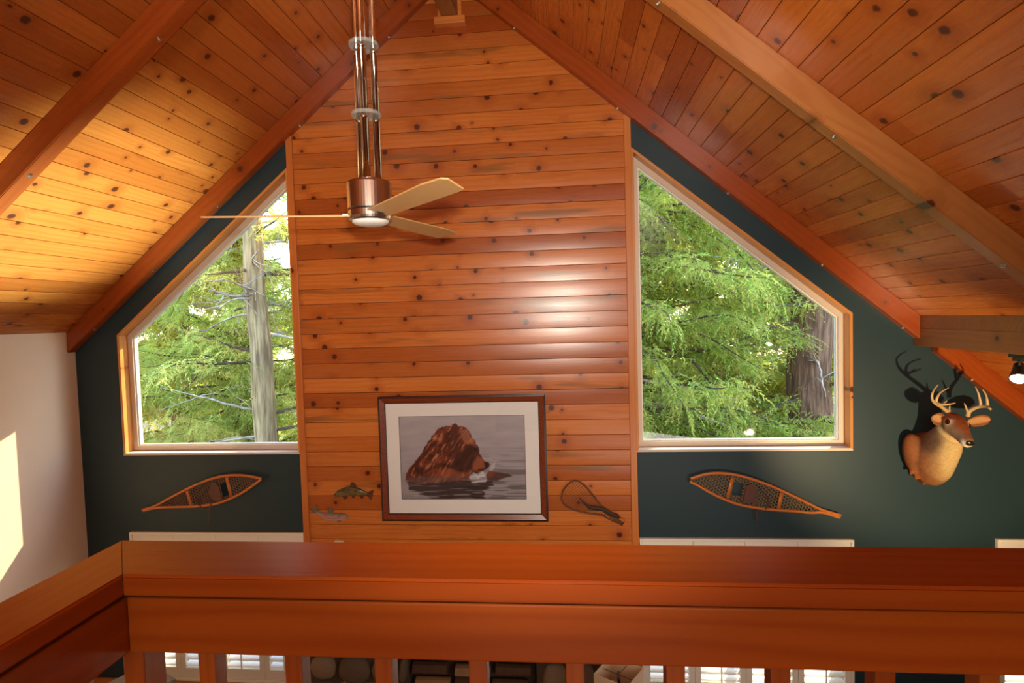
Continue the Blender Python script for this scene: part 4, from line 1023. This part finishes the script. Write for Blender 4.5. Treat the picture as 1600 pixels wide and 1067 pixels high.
GREYW = wood('grey_weathered_wood', (.27, .22, .17), (.20, .16, .12), (.15, .12, .09), knots=.2, rough=.5, tint=.1, ring=60, knot_c=(.12, .09, .07))
cb = empty('corner_cabinet', (-3.40, 3.965, GROUND)); setp(cb, 'grey weathered wood cabinet top corner beside the railing post', 'cabinet'); ht = -1.30-GROUND
cb.rotation_euler = (0, 0, math.radians(-27))
obj('top_board', bbox(-.21, .21, -.21, .21, ht-.035, ht, .004), GREYW, cb); obj('body', bbox(-.19, .19, -.19, .19, .06, ht-.035, .003), GREYW, cb)
for sx in (-1, 1):
    dr = obj('door', bbox(sx*.095-.092, sx*.095+.092, -.206, -.191, .10, ht-.07, .003), GREYW, cb)
    bm = bmesh.new(); bmesh.ops.create_uvsphere(bm, u_segments=10, v_segments=8, radius=.014); obj('knob', bm, BLACK, dr, loc=(sx*.03, -.216, ht*.55), smooth=True)

# ------------------------------------------------------------------ outside: cedars and woodland
setp(obj('ground_outside', bbox(-40, 40, WY+.25, 60, -3.6, -3.4), plain('forest_floor', (.10, .085, .04), .9, nscale=.8, nvar=.5)), kind='structure')
LEAF = leaf_mat('cedar_leaf')
def bark(name, c0, c1, sc=(9, 9, .8)):
    m, t, b = new_mat(name); tc = N(t, 'ShaderNodeTexCoord'); n = noise(t, scaled(t, tc.outputs['Object'], sc), 2.2, 4.)
    t.links.new(mixc(t, rng(t, n.outputs['Fac'], .3, .7), c0, c1), b.inputs['Base Color']); b.inputs['Roughness'].default_value = .9
    bp = N(t, 'ShaderNodeBump'); bp.inputs['Strength'].default_value = 1.; bp.inputs['Distance'].default_value = .04; t.links.new(n.outputs['Fac'], bp.inputs['Height']); t.links.new(bp.outputs[0], b.inputs['Normal'])
    return m
BARKP = bark('pale_bark', (.17, .105, .05), (.50, .35, .18)); BARKR = bark('red_bark', (.10, .045, .025), (.30, .15, .085)); TWIG = bark('dead_twig', (.30, .22, .16), (.55, .45, .36), (3, 3, 3)); BARKD = bark('dark_branch', (.05, .03, .02), (.13, .08, .05), (3, 3, 3))
A_ = Vector((-3.3, WY, 1.0))
SUNC = np.array(SUN_TO); ANP = np.array(A_)
def leaf_mesh(P, Dr, Ln_, cols, per=10, lw=.020, ll=.085, rg=RNG):
    """cedar sprays: P origins, Dr unit directions, Ln_ lengths; flat fans of pointed leaflets along a drooping axis"""
    n = len(P)
    up = rg.normal(size=(n, 3)); up[:, 2] += 1.4
    side = np.cross(Dr, up); side /= np.linalg.norm(side, axis=1)[:, None]+1e-9
    V_, C_ = [], []
    for k in range(per):
        f = (k+.5)/per; s_ = 1 if k % 2 else -1
        org = P+Dr*(Ln_*f)[:, None]; org[:, 2] -= .25*Ln_*f*f
        d = Dr*.75+side*s_*(.75-.45*f); d = d+rg.normal(scale=.16, size=(n, 3)); d[:, 2] -= .18; d /= np.linalg.norm(d, axis=1)[:, None]
        w = np.cross(d, up+rg.normal(scale=.5, size=(n, 3))); w /= np.linalg.norm(w, axis=1)[:, None]+1e-9
        L_ = (ll*(1-.45*f)*rg.uniform(.7, 1.3, n))[:, None]; tip = org+d*L_; mid = org+d*L_*.45
        V_.append(np.stack([org+w*lw*.5, tip, org-w*lw*.5], 1)); C_.append(np.repeat((cols*rg.uniform(.75, 1.25, (n, 1)))[:, None, :], 3, 1))
    V_ = np.concatenate(V_).reshape(-1, 3); C_ = np.clip(np.concatenate(C_).reshape(-1, 3), 0, 1)
    return V_, np.arange(len(V_)).reshape(-1, 3), C_
def tree(name, label, base, top, r0, h0, h1, nb, reach, spray, green, barkm, per=10, lw=.02, ll=.085, seed=0, bare=0., drop=.35, step=.07, keep_sun=True, group='trees outside the gable windows', front=None):
    rg = np.random.default_rng(seed); bx, by = base; zb = -3.4
    root = empty(name, (bx, by, zb)); setp(root, label, 'tree', group); rl_ = Vector(root.location)
    bm = bmesh.new(); n = 12; lean = Vector((top[0]-bx, top[1]-by, 0))
    def tp(z): f = (z-zb)/(h1+2-zb); return Vector((bx, by, z))+lean*f
    zz = [zb+(h1+2-zb)*i/n for i in range(n+1)]
    tube(bm, [tp(z)-rl_+Vector((rg.normal()*.03, rg.normal()*.03, 0)) for z in zz], [r0*(1.15-.55*i/n) for i in range(n+1)], 14)
    obj('trunk', bm, barkm, root, smooth=True)
    Ps, Ds, Ls, Cs = [], [], [], []; bmb = bmesh.new(); bmt = bmesh.new()
    for b in range(nb):
        z = rg.uniform(h0, h1); az = rg.uniform(0, 2*math.pi)
        if front is not None and rg.random() < .65: az = front+rg.normal()*.8
        o = np.array(tp(z)); L = reach*rg.uniform(.55, 1.1)*(1.1-.5*(z-h0)/(h1-h0+1e-6))
        d = np.array([math.cos(az), math.sin(az), rg.uniform(-.1, .35)]); pts = []
        steps = max(6, int(L/.16)); p = o.copy(); dd = d.copy()
        for s_ in range(steps):
            pts.append(p.copy()); dd = dd+rg.normal(scale=.10, size=3); dd[2] -= drop*.06; dd /= np.linalg.norm(dd); p = p+dd*(L/steps)
        isb = rg.random() < bare
        tube(bmb if not isb else bmt, [Vector(q_)-rl_ for q_ in pts], [(.034 if not isb else .030)*(1-.85*i/(steps-1)) for i in range(steps)], 5)
        if isb:
            for w_ in range(rg.integers(3, 8)):
                i0 = rg.integers(1, steps-1); q_ = pts[i0].copy(); e = rg.normal(size=3); e[2] *= .6; e /= np.linalg.norm(e); tw = [Vector(q_)-rl_]
                for s_ in range(5): e = e+rg.normal(scale=.25, size=3); e /= np.linalg.norm(e); q_ = q_+e*rg.uniform(.08, .18); tw.append(Vector(q_)-rl_)
                tube(bmt, tw, [.012, .010, .008, .006, .004, .003], 4)
            continue
        m = int(L/step)
        for s_ in range(m):
            f = .12+.88*rg.random(); i0 = min(int(f*(steps-1)), steps-2); q_ = pts[i0]+(pts[i0+1]-pts[i0])*rg.random()
            for w_ in range(spray):
                e = rg.normal(size=3); ax_ = pts[i0+1]-pts[i0]; ax_ /= np.linalg.norm(ax_); e = e*.8+ax_*.6; e[2] = e[2]*.6-drop; e /= np.linalg.norm(e)
                Ps.append(q_+rg.normal(scale=.06, size=3)); Ds.append(e); Ls.append(rg.uniform(.16, .42)); g = np.array(green)*rg.uniform(.65, 1.3); g[0] *= rg.uniform(.8, 1.3); Cs.append(g)
    for bmq, nm, mt in ((bmb, 'branches', BARKD), (bmt, 'bare_branches', TWIG)):
        if len(bmq.verts): obj(nm, bmq, mt, root, smooth=True)
        else: bmq.free()
    if Ps:
        P = np.array(Ps); Dr = np.array(Ds); Ln2 = np.array(Ls); C2 = np.array(Cs)
        if keep_sun:
            rel_ = P-ANP; t = rel_@SUNC; dist = np.linalg.norm(rel_-t[:, None]*SUNC, axis=1); k = (dist > .15) | (t < 0)
            P, Dr, Ln2, C2 = P[k], Dr[k], Ln2[k], C2[k]
        k = P[:, 1] > WY+.9; P, Dr, Ln2, C2 = P[k], Dr[k], Ln2[k], C2[k]
        V_, Fq, C_ = leaf_mesh(P, Dr, Ln2, C2, per, lw, ll, rg)
        fo = link('foliage', np_mesh('foliage', V_-np.array(rl_), Fq, C_, 3), LEAF, root); fo['kind'] = 'stuff'
    return root
G1 = (.48, .56, .12); G2 = (.34, .45, .10); G3 = (.70, .70, .18)
tree('cedar_tree', 'tall cedar with pale fibrous trunk and bare limbs outside left window', (-5.25, 9.5), (-5.50, 9.5), .20, -1.2, 5.5, 46, 2.0, 3, G3, BARKP, seed=2, bare=.42, step=.06, front=None)
tree('cedar_tree', 'red barked cedar trunk at lower right of the right window', (4.22, 10.0), (4.18, 10.0), .36, -1.5, 6.0, 40, 2.6, 3, G1, BARKR, seed=3, bare=.22, step=.055)
tree('cedar_tree', 'dense drooping cedar filling the right window', (1.0, 9.8), (1.0, 9.8), .22, -2.6, 6.0, 190, 3.6, 3, G1, BARKR, seed=4, bare=.05, drop=.5, step=.05, front=-.1)
tree('cedar_tree', 'leafy cedar low behind the pale trunk, left window', (-7.2, 12.0), (-7.2, 12.0), .2, -3.0, 5.5, 150, 3.0, 3, G1, BARKR, seed=5, bare=.06, step=.055, front=-math.pi/2)
bgt = [((-4.4, 13.5), G3, 'light green tree right of the pale trunk, left window'), ((-9.8, 13.5), G3, 'yellow green tree at left edge of the left window'), ((-6.3, 16.5), G2, 'dark green tree deep behind the pale trunk'), ((-10.5, 18), G1, 'distant tree far left through the left window'),
       ((3.4, 14.5), G3, 'sunlit green tree behind the red trunk'), ((.6, 14.0), G2, 'dark green tree at left edge of the right window'), ((6.4, 15.5), G1, 'green tree right of the red trunk'), ((2.3, 18.5), G3, 'pale distant tree through middle of the right window'), ((5.2, 12.6), G3, 'sunny yellow green tree at right edge of the right window'), ((-2.6, 15.5), G1, 'green tree hidden mostly behind the pine panel, left window right edge')]
for i, (b_, g_, lb) in enumerate(bgt):
    tree('forest_tree', lb, b_, (b_[0]+.2, b_[1]), .24, -3.0, 7.0, 125, 3.2, 3, g_, BARKR, per=8, lw=.045, ll=.19, seed=20+i, bare=.03, step=.075, front=-math.pi/2)
